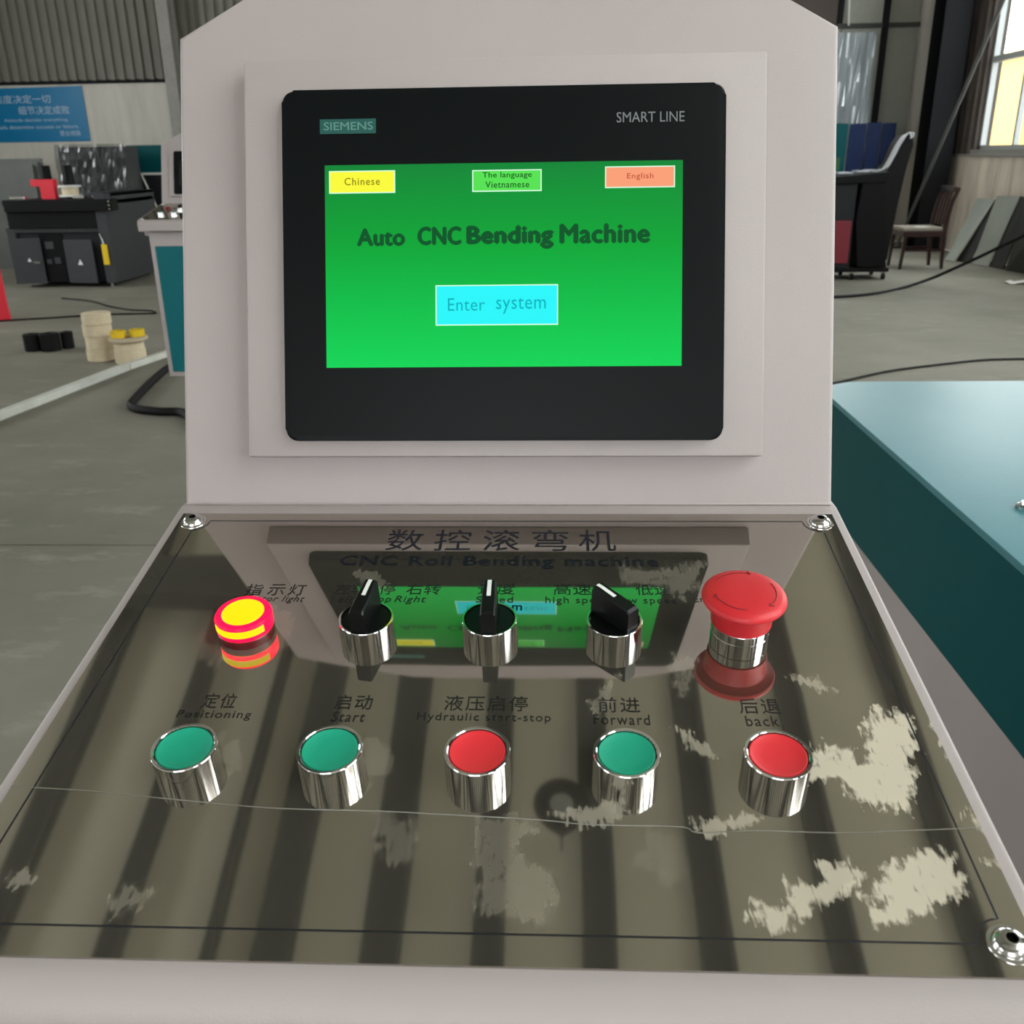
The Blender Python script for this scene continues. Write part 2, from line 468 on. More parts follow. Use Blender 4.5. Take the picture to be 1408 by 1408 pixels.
# far wall: plaster below, ribbed cladding above on the left, framed grey panels at the right end
CX0, CX1, CZ0, CZ1 = 0.7, 5.3, 3.6, 6.0
b = box(XL, CX0, YB, YB + 0.2, 0, ZC); box(CX0, XR, YB, YB + .2, 0, CZ0, bm=b); box(CX1, XR, YB, YB + .2, CZ0, ZC, bm=b); box(CX0, CX1, YB, YB + .2, CZ1, ZC, bm=b)
wb = structure('wall_back', b, plaster)
zt = at_y(120, 111, YB - 0.03).z
prof = []; x = XL; i = 0
while x < 3.2:
    prof += [(x, 0.0), (x + 0.035, 0.0), (x + 0.05, -0.045), (x + 0.115, -0.045), (x + 0.13, 0.0)]; x += 0.145
for pr, z1 in (([p for p in prof if p[0] < CX0], ZC), ([p for p in prof if p[0] > CX0 - 0.08], CZ0)):
    b = bmesh.new(); V0 = [b.verts.new((p[0], YB - 0.03 + p[1], zt)) for p in pr]; V1 = [b.verts.new((p[0], YB - 0.03 + p[1], z1)) for p in pr]
    for i in range(len(pr) - 1):
        b.faces.new((V0[i], V0[i + 1], V1[i + 1], V1[i]))
    obj('cladding', b, cladding, wb)
structure('trim_1', box(XL, 3.2, YB - 0.05, YB, zt - 0.04, zt + 0.01), column_paint, wb)
p0 = at_y(1155, 165, YB - 0.05); p1 = at_y(1242, 165, YB - 0.05); zr = at_y(1180, 36, YB).z
for (xa, xb_) in ((3.3, 4.05), (4.12, 4.68), (4.75, 5.2)):
    obj('wall_panel', box(xa, xb_, YB - 0.03, YB, 0.3, zr - 0.03, 0.004), panel_grey, wb)
    obj('wall_panel', box(xa, xb_, YB - 0.03, YB, zr + 0.03, CZ0, 0.004), panel_grey if xa > 4.06 else cladding_dark, wb)
obj('wall_post', box(4.68, 4.76, YB - 0.08, YB, 0, ZC), column_paint, wb)
wh = structure('window_8', box(CX0, CX1, YB + .06, YB + .12, CZ0, CZ0 + .06), frame_alu)  # window added above the view so the high fill can enter
obj('frame_top', box(CX0, CX1, YB + .06, YB + .12, CZ1 - .06, CZ1), frame_alu, wh)
for k in range(6):
    xx = CX0 + (CX1 - CX0 - .06) * k / 5
    obj('mullion', box(xx, xx + .06, YB + .06, YB + .12, CZ0 + .06, CZ1 - .06), frame_alu, wh)
    if k < 5: obj('pane', box(xx + .06, xx + (CX1 - CX0 - .06) / 5, YB + .09, YB + .094, CZ0 + .06, CZ1 - .06), glass, wh)
obj('wall_post', box(4.05, 4.12, YB - 0.06, YB, zr, ZC), column_paint, wb)
obj('wall_rail', box(3.3, 5.2, YB - 0.07, YB, zr - 0.03, zr + 0.03), purlin_paint, wb)

# right wall: low plastered wall, dark cladding above with window openings
wr = structure('wall_right', box(XR, XR + 0.28, YF, YB, 0, 1.24), low_wall_mat)
obj('wall_ledge', box(XR - 0.03, XR + 0.28, YF, YB - 0.3, 1.215, 1.245, 0.004), column_light, wr)
seg = []; y = YF
for a0, a1 in sorted(WIN):
    seg.append((y, a0)); y = a1
seg.append((y, YB))


def clad_x(x, y0, y1, z0, z1, m, parent, depth=0.04):
    prof = []; y = y0
    while y < y1 - 0.02:
        prof += [(y, 0), (min(y + 0.05, y1), 0), (min(y + 0.065, y1), -depth), (min(y + 0.13, y1), -depth), (min(y + 0.145, y1), 0)]; y += 0.19
    prof.append((y1, 0)); b = bmesh.new()
    A = [b.verts.new((x + p[1], p[0], z0)) for p in prof]; B = [b.verts.new((x + p[1], p[0], z1)) for p in prof]
    for i in range(len(prof) - 1):
        if prof[i] != prof[i + 1]:
            b.faces.new((A[i], A[i + 1], B[i + 1], B[i]))
    return obj('cladding', b, m, parent)


for y0, y1 in seg:
    obj('wall_infill', box(XR + 0.04, XR + 0.24, y0, y1, 1.245, ZC), cladding_dark, wr); clad_x(XR + 0.03, y0, y1, 1.245, ZC, cladding_dark, wr)
for a0, a1 in WIN:
    obj('wall_infill', box(XR + 0.04, XR + 0.24, a0, a1, WZ1, ZC), cladding_dark, wr)
    obj('wall_infill', box(XR + 0.0, XR + 0.24, a0, a1, 1.245, WZ0), column_light, wr)


def window(n, x, y0, y1, z0, z1, side=1):
    t = 0.05
    b = box(x, x + .07, y0, y1, z0, z0 + t); box(x, x + .07, y0, y1, z1 - t, z1, bm=b); box(x, x + .07, y0, y0 + t, z0, z1, bm=b); box(x, x + .07, y1 - t, y1, z0, z1, bm=b)
    w = structure('window_%d' % n, b, frame_alu)
    zc = 2.36 if z1 > 3 else (z0 + z1) / 2
    obj('transom', box(x - 0.01, x + .07, y0 + t, y1 - t, zc - 0.035, zc + 0.035), frame_alu, w)
    nb = 4
    for k in range(1, nb):
        yy = y0 + (y1 - y0) * k / nb
        obj('mullion', box(x, x + .06, yy - 0.025, yy + 0.025, z0 + t, zc - 0.035), frame_alu, w)
        if k == 2:
            obj('mullion', box(x, x + .06, yy - 0.025, yy + 0.025, zc + 0.035, z1 - t), frame_alu, w)
    for k in range(nb):
        obj('pane', box(x + .03, x + .034, y0 + (y1 - y0) * k / nb + t / 2, y0 + (y1 - y0) * (k + 1) / nb - t / 2, z0 + t, zc - .035), glass, w)
    obj('pane', box(x + .03, x + .034, y0 + t, y1 - t, zc + .035, z1 - t), glass, w)
    return w


for n, (a0, a1) in enumerate(WIN):
    window(n + 1, XR + 0.10, a0, a1, WZ0, WZ1)
for n, y in enumerate((-5.5, 1.0, 7.5)):  # unseen left windows, added to let the fill in
    window(n + 5, XL - 0.17, y - 1.8, y + 1.8, 1.8, 4.0)
wl = structure('wall_left', box(XL - 0.2, XL, YF, YB, 0, 1.8), plaster)
obj('wall_infill', box(XL - 0.2, XL, YF, YB, 4.0, ZC), cladding, wl)
yy = YF
for y in (-5.5, 1.0, 7.5, None):
    y1 = YB if y is None else y - 1.8
    obj('wall_infill', box(XL - 0.2, XL, yy, y1, 1.8, 4.0), plaster, wl)
    if y is not None: yy = y + 1.8
wf = structure('wall_front', box(XL, -3.4, YF - 0.2, YF, 0, ZC), plaster)
obj('wall_infill', box(1.4, XR, YF - 0.2, YF, 0, ZC), plaster, wf); obj('wall_infill', box(-3.4, 1.4, YF - 0.2, YF, 4.05, ZC), cladding, wf)  # wall left open for the added rear fill
# yellow store building seen through the far window
ob = thing('yellow_building', (10.6, 20.7, 0), 'bright yellow building outside, seen through the window at far right', 'building')
obj('wall', box(-1.6, 1.6, -1.4, 13, -0.1, 2.95), mat('yellow_render', (215, 182, 112), 0.8), ob)
obj('roof', box(-1.7, 1.7, -1.5, 13.1, 2.95, 3.04), mat('yellow_building_roof', (200, 170, 120), 0.8), ob)
structure('ground', box(XR + 0.3, 30, -12, 40, -0.3, -0.1), mat('yard_concrete', (190, 186, 176), 0.9))


# steel columns
def i_column(x, y, w, d, m, label, group=None, h=6.5):
    c = thing('steel_column', (x, y, 0), label, 'column', group)
    obj('flange', box(-w / 2, w / 2, -d / 2, -d / 2 + 0.014, 0, h), m, c)
    obj('flange', box(-w / 2, w / 2, d / 2 - 0.014, d / 2, 0, h), m, c)
    obj('web', box(-0.006, 0.006, -d / 2 + .014, d / 2 - .014, 0, h), m, c)
    obj('base_plate', box(-w / 2 - .05, w / 2 + .05, -d / 2 - .05, d / 2 + .05, 0, 0.02), m, c)
    return c


pc = at_y(238, 100, YB - 0.35)
i_column(pc.x, YB - 0.35, 0.17, 0.25, column_light, 'pale grey steel column against the far wall left of the console housing')
i_column(5.22, 13.25, 0.34, 0.42, column_paint, 'dark steel column in the far right corner beside the window wall')
# diagonal brace
A = at_x(1378, 4, 4.98); B = at_x(1252, 297, 4.95); B = B + (B - A) * (B.z / (A.z - B.z)) + Vector((0, 0, 0.035))
br = tube([A + (A - B) * 0.35, B], 0.024, 8); tag(obj('diagonal_brace', br, mat('brace_steel', (92, 92, 90), 0.5, metal=0.2)), 'long slanting steel brace crossing in front of the far window', 'brace')

# ================================================================ CONSOLE
AP, BH, ZJ = R_(11.0), R_(18.52), 1.12
FP = T(0, 0, ZJ) @ Matrix.Rotation(AP, 4, 'X')            # panel frame: x, -v (towards viewer is -y), h
FH = T(0, 0, ZJ) @ Matrix.Rotation(math.pi / 2 - BH, 4, 'X')   # housing frame: x, up the face, h
D_, U0, V1, V2 = 0.0658, -0.0013, 0.1314, 0.2259
SMUDGE_AND_GLOW = [
  [(0.1488, 0.2104), (0.1613, 0.2102), (0.1687, 0.2188), (0.1744, 0.2122), (0.1783, 0.1985), (0.1868, 0.1841), (0.1898, 0.1913), (0.1973, 0.1888), (0.2016, 0.1912), (0.1919, 0.2184), (0.1832, 0.2437), (0.1724, 0.2443), (0.1615, 0.2394), (0.1569, 0.2274), (0.1466, 0.2284)] ,
  [(0.1494, 0.2874), (0.1578, 0.2841), (0.1723, 0.2687), (0.1836, 0.265), (0.1926, 0.2683), (0.1905, 0.2834), (0.1728, 0.2932), (0.1544, 0.3006), (0.1531, 0.2958), (0.1574, 0.292)] ,
  [(0.1054, 0.2956), (0.1214, 0.2912), (0.1238, 0.2825), (0.1375, 0.2816), (0.14, 0.2735), (0.1526, 0.2726), (0.1514, 0.2819), (0.1417, 0.2873), (0.1292, 0.2932), (0.1146, 0.3044), (0.1097, 0.3022)] ,
  [(-0.0443, 0.2502), (-0.0331, 0.2516), (-0.0247, 0.2564), (-0.0236, 0.2727), (-0.031, 0.2773), (-0.0391, 0.2687)] ,
  [(-0.0003, 0.2532), (0.0182, 0.2518), (0.0266, 0.2591), (0.0142, 0.2684), (0.0335, 0.2801), (0.0335, 0.2984), (0.0252, 0.3026), (0.0127, 0.2989), (0.0027, 0.2954), (0.0002, 0.2722)] ,
  [(0.0352, 0.2503), (0.0635, 0.2412), (0.0637, 0.2471), (0.055, 0.2548), (0.0443, 0.2562)] ,
  [(0.0915, 0.2541), (0.1011, 0.2506), (0.1207, 0.251), (0.1075, 0.2575), (0.0966, 0.2607)] ,
  [(0.0727, 0.0696), (0.0916, 0.0717), (0.1209, 0.0641), (0.1164, 0.0822), (0.105, 0.1014), (0.092, 0.0893), (0.0737, 0.086)] ,
  [(-0.1433, 0.2953), (-0.1395, 0.2904), (-0.1243, 0.2917), (-0.1263, 0.2982), (-0.1373, 0.3009)] ,
  [(0.0686, 0.2564), (0.0833, 0.2598), (0.0856, 0.2773), (0.0761, 0.2858), (0.0671, 0.2743)] ,
  [(0.0505, 0.1811), (0.0591, 0.1707), (0.065, 0.1627), (0.0605, 0.1784), (0.0546, 0.1933)] ,
  [(0.1528, 0.1616), (0.1623, 0.1641), (0.1682, 0.1718), (0.1598, 0.1745)] ,
  [(0.2099, 0.1934), (0.211, 0.198), (0.2109, 0.2215), (0.2089, 0.2181)] ,
  [(0.09, 0.1999), (0.1033, 0.2133), (0.1051, 0.2164), (0.0985, 0.2169)] ,
  [(0.2086, 0.2444), (0.2095, 0.25), (0.2082, 0.2574), (0.2066, 0.2538)] ,
  [(0.2083, 0.261), (0.2091, 0.2714), (0.2079, 0.2701)] ,
  [(-0.1876, 0.283), (-0.181, 0.2811), (-0.1762, 0.2878), (-0.182, 0.2913)] ,
  [(0.0923, 0.1457), (0.1069, 0.1484), (0.0977, 0.1779), (0.0918, 0.1676)] ,
  [(-0.0878, 0.0765), (-0.0708, 0.0749), (-0.0573, 0.0939), (-0.0765, 0.092)] ,
  [(-0.1262, 0.2056), (-0.1144, 0.21), (-0.1076, 0.2277), (-0.1147, 0.2321)] ,
  [(-0.0569, 0.2045), (-0.0401, 0.2134), (-0.0399, 0.2266), (-0.0516, 0.2352)] ,
  [(-0.1325 + 0.026 * math.cos(t * 0.5), 0.133 + 0.026 * math.sin(t * 0.5)) for t in range(12)],  # made-up hazy disc around the lamp, added to carry its glow
]
STR = [1, .92, .8, .17, .2, .42, .55, .2, .22, .12, .25, .45, .9, .5, .7, .7, .3, .2, .18, .16, .18, .14]
SEAM = [(-0.209, 0.2396), (-0.174, 0.2414), (-0.1298, 0.2459), (-0.0871, 0.2495), (-0.0427, 0.2502), (-0.0175, 0.2513), (0.026, 0.2535), (0.0443, 0.2554), (0.0656, 0.2558), (0.0867, 0.2561), (0.0924, 0.2589), (0.1165, 0.2574), (0.1492, 0.2578), (0.1792, 0.2561), (0.209, 0.2541)]


def seg_dist(P, a, b):
    a = np.array(a); b = np.array(b); ab = b - a
    t = np.clip(((P - a) @ ab) / (ab @ ab), 0, 1)
    return np.linalg.norm(P - (a + t[:, None] * ab), axis=1)


def inside(P, poly):
    r = np.zeros(len(P), bool); n = len(poly)
    for i in range(n):
        x1, y1 = poly[i]; x2, y2 = poly[(i + 1) % n]
        c = ((y1 > P[:, 1]) != (y2 > P[:, 1]))
        with np.errstate(divide='ignore', invalid='ignore'):
            xi = (x2 - x1) * (P[:, 1] - y1) / (y2 - y1 + 1e-12) + x1
        r ^= c & (P[:, 0] < xi)
    return r


def plate_mesh(detail):
    hw, v0, v1, th = 0.209, 0.011, 0.3193, 0.0012
    nx, ny = (262, 194) if detail else (4, 4)
    X, Y = np.meshgrid(np.linspace(-hw, hw, nx), np.linspace(v0, v1, ny))
    P = np.stack([X.ravel(), Y.ravel()], 1)
    co = np.stack([P[:, 0], -P[:, 1], np.full(len(P), th)], 1)
    idx = np.arange(nx * ny).reshape(ny, nx)
    q = np.stack([idx[1:, :-1], idx[1:, 1:], idx[:-1, 1:], idx[:-1, :-1]], -1).reshape(-1, 4)
    co = co.tolist(); fc = q.tolist(); n0 = len(co)
    loop = list(idx[0, :]) + list(idx[1:, -1]) + list(idx[-1, -2::-1]) + list(idx[-2:0:-1, 0])
    co += [(co[i][0], co[i][1], 0.0) for i in loop]; m = len(loop)
    fc += [(int(loop[(k + 1) % m]), int(loop[k]), n0 + k, n0 + (k + 1) % m) for k in range(m)]
    me = bpy.data.meshes.new('control_plate'); me.from_pydata(co, [], fc); me.update()
    core = np.zeros(len(co)); st = np.zeros(len(co))
    if detail:
        for poly, s in zip(SMUDGE_AND_GLOW, STR):
            d = np.full(len(P), 9.0)
            for i in range(len(poly)):
                d = np.minimum(d, seg_dist(P, poly[i], poly[(i + 1) % len(poly)]))
            d = np.where(inside(P, poly), -d, d)
            c = np.clip(0.5 - d / 0.009, 0, 1.0); c = np.where(d < 0, np.minimum(c, 0.95), c)
            up = c > core[:len(P)]
            core[:len(P)] = np.where(up, c, core[:len(P)])
            st[:len(P)] = np.maximum(st[:len(P)], np.where(d < 0.006, s, 0))
    for nm, arr in (('residue_glow_core', core), ('residue_glow_strength', st)):
        at = me.attributes.new(nm, 'FLOAT', 'POINT'); at.data.foreach_set('value', arr.astype(np.float32))
    return me


def arc(cx, cy, r, a0, a1, n=8):
    return [(cx + r * math.cos(R_(a0 + (a1 - a0) * k / n)), cy + r * math.sin(R_(a0 + (a1 - a0) * k / n))) for k in range(n + 1)]


def console(loc, label, detail=True):
    root = thing('control_console', loc, label, 'console')
    # tray: inclined top, rounded front lip
    ca, sa = math.cos(AP), math.sin(AP)
    P = (-0.3225 * ca, -0.3225 * sa); r = 0.016; cx, cz = P[0] + r * sa, P[1] - r * ca
    prof = [(0.0, 0.0)] + [(cx + r * math.cos(R_(t)), cz + r * math.sin(R_(t))) for t in np.linspace(101, 180, 9)]
    zb = cz - 0.034
    prof += [(cx - r, zb), (cx - r + 0.004, zb - 0.004), (-0.26, zb - 0.004), (-0.26, -0.14), (0.10, -0.14), (0.10, 0.0)]
    prof = [(p[0], p[1] + ZJ) for p in prof]
    obj('tray', prism(prof, -0.2155, 0.2155, 'x', 0.0022, 2, 'both'), white, root, smooth=True)
    # housing
    out = [(-0.2121, 0.0), (0.2121, 0.0), (0.2121, 0.3036), (0.1777, 0.3222), (0.108, 0.360), (-0.108, 0.360), (-0.1690, 0.3272), (-0.2111, 0.3046)]
    obj('housing', prism(out, -0.11, 0.0, 'z', 0.003, 3, 'hi'), white, root, FH, smooth=True)
    obj('screen_surround', box(-0.1642, 0.1646, 0.0323, 0.2828, 0.0, 0.0143, 0.0016, 2), white, root, FH, smooth=True)
    # touch screen
    cy = 0.15196
    ts = obj('touch_screen', prism(rrect(-0.138, 0.1383, cy - 0.1095, cy + 0.1095, 0.0075), 0.0143, 0.0207, 'z', 0.0022, 3, 'hi'), bezel_black, root, FH, smooth=True)
    ts['label'] = 'black-framed touch screen'
    H = 0.0207
    if detail:
        I = Matrix.Identity(4)
        obj('display', box(-0.1111, 0.1121, cy - 0.0634, cy + 0.0628, H, H + 0.0002), lcd, ts)['label'] = 'lit green display'

        def key(x0, x1, y0, y1, m, label):
            e = 0.0007
            obj('key_border', box(x0 - e, x1 + e, cy + y0 - e, cy + y1 + e, H + .0002, H + 0.0003), emissive('key_border_white', (215, 255, 225), 1), ts)
            obj('screen_key', box(x0, x1, cy + y0, cy + y1, H + .0003, H + 0.0004), m, ts)['label'] = label
        key(-0.1077, -0.0673, 0.0459, 0.0585, emissive('key_yellow', (250, 250, 60)), 'yellow key reading Chinese')
        key(-0.0176, 0.0243, 0.0458, 0.0578, emissive('key_green', (88, 226, 84)), 'light green key reading The language Vietnamese')
        key(0.0649, 0.1066, 0.0470, 0.0588, emissive('key_orange', (250, 160, 120)), 'orange key reading English')
        key(-0.0409, 0.0346, -0.0368, -0.0130, emissive('key_cyan', (40, 246, 250)), 'cyan key reading Enter system')
        Z = H + 0.0004
        text('Chinese', -0.0985, -0.0763, cy + .0502, cy + .0548, emissive('olive_text', (140, 130, 20)), ts, I, Z, 0.012, space=1.15)
        gt = emissive('deep_green_text', (8, 84, 40))
        text('The language', -0.0118, 0.0188, cy + .0527, cy + .0570, emissive('moss_text', (20, 90, 30)), ts, I, Z, 0.012, space=1.05)
        text('Vietnamese', -0.0100, 0.0172, cy + .0474, cy + .0513, emissive('moss_text', (20, 90, 30)), ts, I, Z, 0.012, space=1.1)
        text('English', 0.0778, 0.0940, cy + .0508, cy + .0552, emissive('brown_text', (190, 84, 50)), ts, I, Z, 0.008, space=1.1)
        text('Auto', -0.0905, -0.0612, cy + .0128, cy + .0230, gt, ts, I, H + .0002, 0.05, space=1.05)
        text('CNC', -0.0522, -0.0258, cy + .0130, cy + .0236, gt, ts, I, H + .0002, 0.05, space=1.05)
        text('Bending', -0.0212, 0.0317, cy + .0102, cy + .0236, gt, ts, I, H + .0002, 0.05, space=1.05)
        text('Machine', 0.0368, 0.0915, cy + .0130, cy + .0242, gt, ts, I, H + .0002, 0.05, space=1.05)
        ct = emissive('cyan_text', (0, 178, 190))
        text('Enter', -0.0338, -0.0105, cy - .0284, cy - .0205, ct, ts, I, Z, -0.008, space=1.05)
        text('system', -0.0035, 0.0276, cy - .0304, cy - .0205, ct, ts, I, Z, -0.008, space=1.05)
        obj('maker_plate', box(-0.1139, -0.0786, cy + .0822, cy + .0912, H, H + 0.0001), mat('maker_teal', (26, 84, 78), 0.4), ts)['label'] = 'small teal maker plate'
        text('SIEMENS', -0.1114, -0.0805, cy + .0844, cy + .0893, mat('maker_text', (110, 160, 150), 0.5), ts, I, H + .0001, 0.015)
        text('SMART LINE', 0.0712, 0.1129, cy + .0862, cy + .0925, mat('model_text', (120, 122, 124), 0.5), ts, I, H, -0.012)
    else:
        obj('display', box(-0.1111, 0.1121, cy - 0.0634, cy + 0.0628, H, H + 0.0002), mat('display_off', (26, 24, 24), 0.2), ts)
    # polished plate
    pl = obj('control_plate', plate_mesh(detail), mirror, root, FP)
    pl['label'] = 'polished metal plate with printed lettering'
    h0 = 0.0012
    sc = [(-0.199, 0.0213), (0.199, 0.0213), (0.199, 0.3065), (-0.199, 0.3065)]
    if detail:
        I = Matrix.Identity(4)
        rr = 0.0105
        path = arc(-0.199, -0.0213, rr, -90, 8) [1:] + arc(0.199, -0.0213, rr, 172, 270) + arc(0.199, -0.3065, rr, 90, 180) + arc(-0.199, -0.3065, rr, 0, 90)
        obj('border_line', ribbon(path, 0.0008, 0.0001, True), mat('border_ink', (24, 26, 34), 0.4), pl, T(0, 0, h0))
        obj('film_seam', tube(smooth_path([(u, -v, h0 + 0.0001) for u, v in SEAM], 3), 0.00022, 5), mat('film_edge', (120, 116, 104), 0.3), pl)

        def tx(s, x0, x1, v0, v1, m=ink, bold=0.0, shear=0.0, sp=1.0):
            text(s, x0, x1, -v1, -v0, m, pl, I, h0, bold, shear, space=sp)
        for s, xc in zip('数控滚弯机', (-0.0590, -0.0295, 0.0005, 0.0305, 0.0592)):
            tx(s, xc - 0.0112, xc + 0.0112, 0.0300, 0.0530, ink_navy, 0.003)
        tx('CNC Roll Bending machine', -0.0950, 0.0940, 0.0590, 0.0718, ink_navy, 0.02, 0, 1.1)
        for s, xc in zip('指示灯', (-0.1395, -0.1265, -0.1145)):
            tx(s, xc - 0.0048, xc + 0.0048, 0.0880, 0.0985)
        tx('Indicator light', -0.1500, -0.1085, 0.0990, 0.1058, shear=0.25, sp=1.1)
        tx('左转', -0.0930, -0.0740, 0.0868, 0.0972); tx('停', -0.0670, -0.0580, 0.0868, 0.0972); tx('右转', -0.0515, -0.0320, 0.0868, 0.0972)
        tx('Left', -0.0935, -0.0800, 0.0985, 0.1045, shear=0.2, sp=1.1); tx('Stop', -0.0735, -0.0590, 0.0985, 0.1062, shear=0.2, sp=1.1); tx('Right', -0.0570, -0.0393, 0.0985, 0.1060, shear=0.2, sp=1.1)
        tx('速度', -0.0105, 0.0105, 0.0862, 0.0968); tx('Speed', -0.0110, 0.0098, 0.0985, 0.1060, sp=1.15)
        tx('高速', 0.0325, 0.0540, 0.0862, 0.0968); tx('低速', 0.0790, 0.0990, 0.0862, 0.0968)
        tx('high speed', 0.0280, 0.0640, 0.0985, 0.1062, sp=1.15); tx('low speed', 0.0680, 0.1010, 0.0985, 0.1062, sp=1.15)
        tx('急停', 0.1240, 0.1430, 0.0868, 0.0968); tx('Emergency stop', 0.1105, 0.1580, 0.0975, 0.1045, sp=1.1)
        tx('m', 0.0095, 0.0150, 0.1065, 0.1110, ink_navy, 0.01)
        R2 = [('定位', -0.1400, -0.1235, 'Positioning', -0.1497, -0.1135, 0), ('启动', -0.0745, -0.0560, 'Start', -0.0740, -0.0580, 0.15),
              ('液压启停', -0.0205, 0.0200, 'Hydraulic start-stop', -0.0327, 0.0311, 0), ('前进', 0.0540, 0.0740, 'Forward', 0.0515, 0.0780, 0), ('后退', 0.1215, 0.1410, 'back', 0.1230, 0.1383, 0)]
        for zh, a0, a1, en, b0, b1, sh in R2:
            tx(zh, a0, a1, 0.1790, 0.1893, sp=1.15); tx(en, b0, b1, 0.1908, 0.1975, shear=sh, sp=1.15, bold=0.004)
    for (u, v) in sc:
        s = obj('screw', lathe([(0, .0042), (.0018, .0042), (.0018, .0018), (0, .0018)], 6) if False else lathe([(0.0022, 0.0022), (0.0022, 0.0043), (0.0034, 0.0042), (0.0052, 0.0032), (0.0063, 0.0016), (0.0066, 0.0006), (0.0080, 0.0005), (0.0082, 0.0)], 32), steel, root, FP @ T(u, -v, h0), smooth=True)
        obj('hex_socket', lathe([(0, 0.0023), (0.0023, 0.0023), (0.0023, 0.0040)], 6), black_paint, s)

    # controls
    bez = [(0.0147, 0.0), (0.0147, 0.0118), (0.0145, 0.0121), (0.0134, 0.0121), (0.0130, 0.0118), (0.0129, 0.0080)]
    bez = [(r, z + 0.0) for r, z in bez]
    cap = [(0.0, 0.0102), (0.006, 0.0104), (0.010, 0.0109), (0.0120, 0.0117), (0.0125, 0.0116), (0.0127, 0.0105), (0.0127, 0.0080)]
    names = [('green', 'green push button under the word Positioning'), ('green', 'green push button under the word Start'),
             ('red', 'red push button under the words Hydraulic start-stop'), ('green', 'green push button under the word Forward'), ('red', 'red push button under the word back')]
    for k, (c, lb) in enumerate(names):
        pbn = obj('push_button', lathe(bez), chrome, root, FP @ T(U0 + (k - 2) * D_, -V2, h0 - 0.0002), smooth=True)
        if detail: pbn['label'] = lb
        obj('button_cap', lathe(cap), cap_green if c == 'green' else cap_red, pbn, smooth=True)['label'] = c + ' plastic cap'
    rot = [None, -9, 0, 44]
    for k in (1, 2, 3):
        hs = 0.0108
        s = obj('selector_switch', lathe([(0.0147, 0.0), (0.0147, 0.0106), (0.0145, 0.0109), (0.0136, 0.0109), (0.0133, 0.0106), (0.0132, 0.0080)]), chrome, root, FP @ T(U0 + (k - 2) * D_, -V1, h0 - .0002), smooth=True)
        if detail: s['label'] = ['', 'selector switch for left, stop and right', 'speed selector switch in the middle', 'selector switch for high and low speed, turned left'][k]
        rm = Matrix.Rotation(R_(rot[k]), 4, 'Z')
        b = lathe([(0, 0.0104), (0.0126, 0.0104), (0.0129, 0.0096), (0.0129, 0.008)], 48)
        kn = obj('knob', b, knob_black, s, rm, smooth=True)
        # handle fin, wider at the foot, highest at the pointer end
        b = bmesh.new()
        st = [(-0.0127, 0.0232), (-0.0112, 0.0244), (0.0, 0.0254), (0.0095, 0.0264), (0.0128, 0.0264), (0.0134, 0.0252)]
        rings = []
        for (yy_, zz) in st:
            wt = 0.0035 if yy_ > 0 else 0.0039; wf_ = 0.0040
            rings.append([b.verts.new(p) for p in ((-wf_, yy_, 0.0100), (-wf_, yy_, 0.0125), (-wt, yy_, zz - .0010), (-wt + .0008, yy_, zz), (wt - .0008, yy_, zz), (wt, yy_, zz - .0010), (wf_, yy_, 0.0125), (wf_, yy_, 0.0100))])
        for A_, B_ in zip(rings, rings[1:]):
            for i in range(8):
                b.faces.new((A_[i], A_[(i + 1) % 8], B_[(i + 1) % 8], B_[i]))
        b.faces.new(rings[0]); b.faces.new(rings[-1])
        obj('knob_handle', b, knob_black, s, rm)
        b = bmesh.new(); q = []
        for yy_, zz in ((0.0002, 0.0254), (0.0095, 0.0264), (0.0128, 0.0264), (0.0135, 0.0252)):
            q.append([b.verts.new((-0.0011, yy_, zz + 0.00012)), b.verts.new((0.0011, yy_, zz + 0.00012))])
        for A_, B_ in zip(q, q[1:]):
            b.faces.new((A_[0], A_[1], B_[1], B_[0]))
        obj('pointer_mark', b, mark_white, s, rm)['label'] = 'white pointer mark'
    # pilot light
    on = detail
    lr = emissive('lamp_red_glow', (255, 6, 48), 3.4) if on else mat('lamp_red_off', (120, 20, 24), 0.3)
    ly = emissive('lamp_yellow_glow', (252, 226, 12), 1.15) if on else lr
    p = obj('indicator_lamp', lathe([(0.0150, 0.0), (0.0150, 0.0044), (0.0144, 0.0050), (0.0140, 0.0050)]), mat('lamp_base', (90, 24, 26), 0.3), root, FP @ T(U0 - 2 * D_, -V1, h0 - .0002), smooth=True)
    p['label'] = 'glowing red and yellow indicator lamp' if on else 'unlit red indicator lamp'
    obj('lens', lathe([(0.0146, 0.0050), (0.0150, 0.0056), (0.0150, 0.0125), (0.0142, 0.0138), (0.0122, 0.0142), (0.0112, 0.0140)]), lr, p, smooth=True)
    obj('lens_top', lathe([(0.0112, 0.0140), (0.0106, 0.0146), (0.006, 0.0151), (0, 0.0152)]), ly, p, smooth=True)
    obj('lens_window', lathe([(0.0149, 0.0078), (0.01535, 0.0080), (0.01535, 0.0118), (0.0149, 0.0121)], 24, R_(-148), R_(-32)), ly, p, smooth=True)
    # emergency stop
    es = obj('emergency_stop', lathe([(0.0150, 0.0), (0.0150, 0.0046), (0.0147, 0.0049), (0.0150, 0.0052), (0.0150, 0.0100), (0.0146, 0.0106), (0.0120, 0.0106)]), chrome, root, FP @ T(U0 + 2 * D_, -V1, h0 - .0002), smooth=True)
    es['label'] = 'red mushroom emergency stop button'
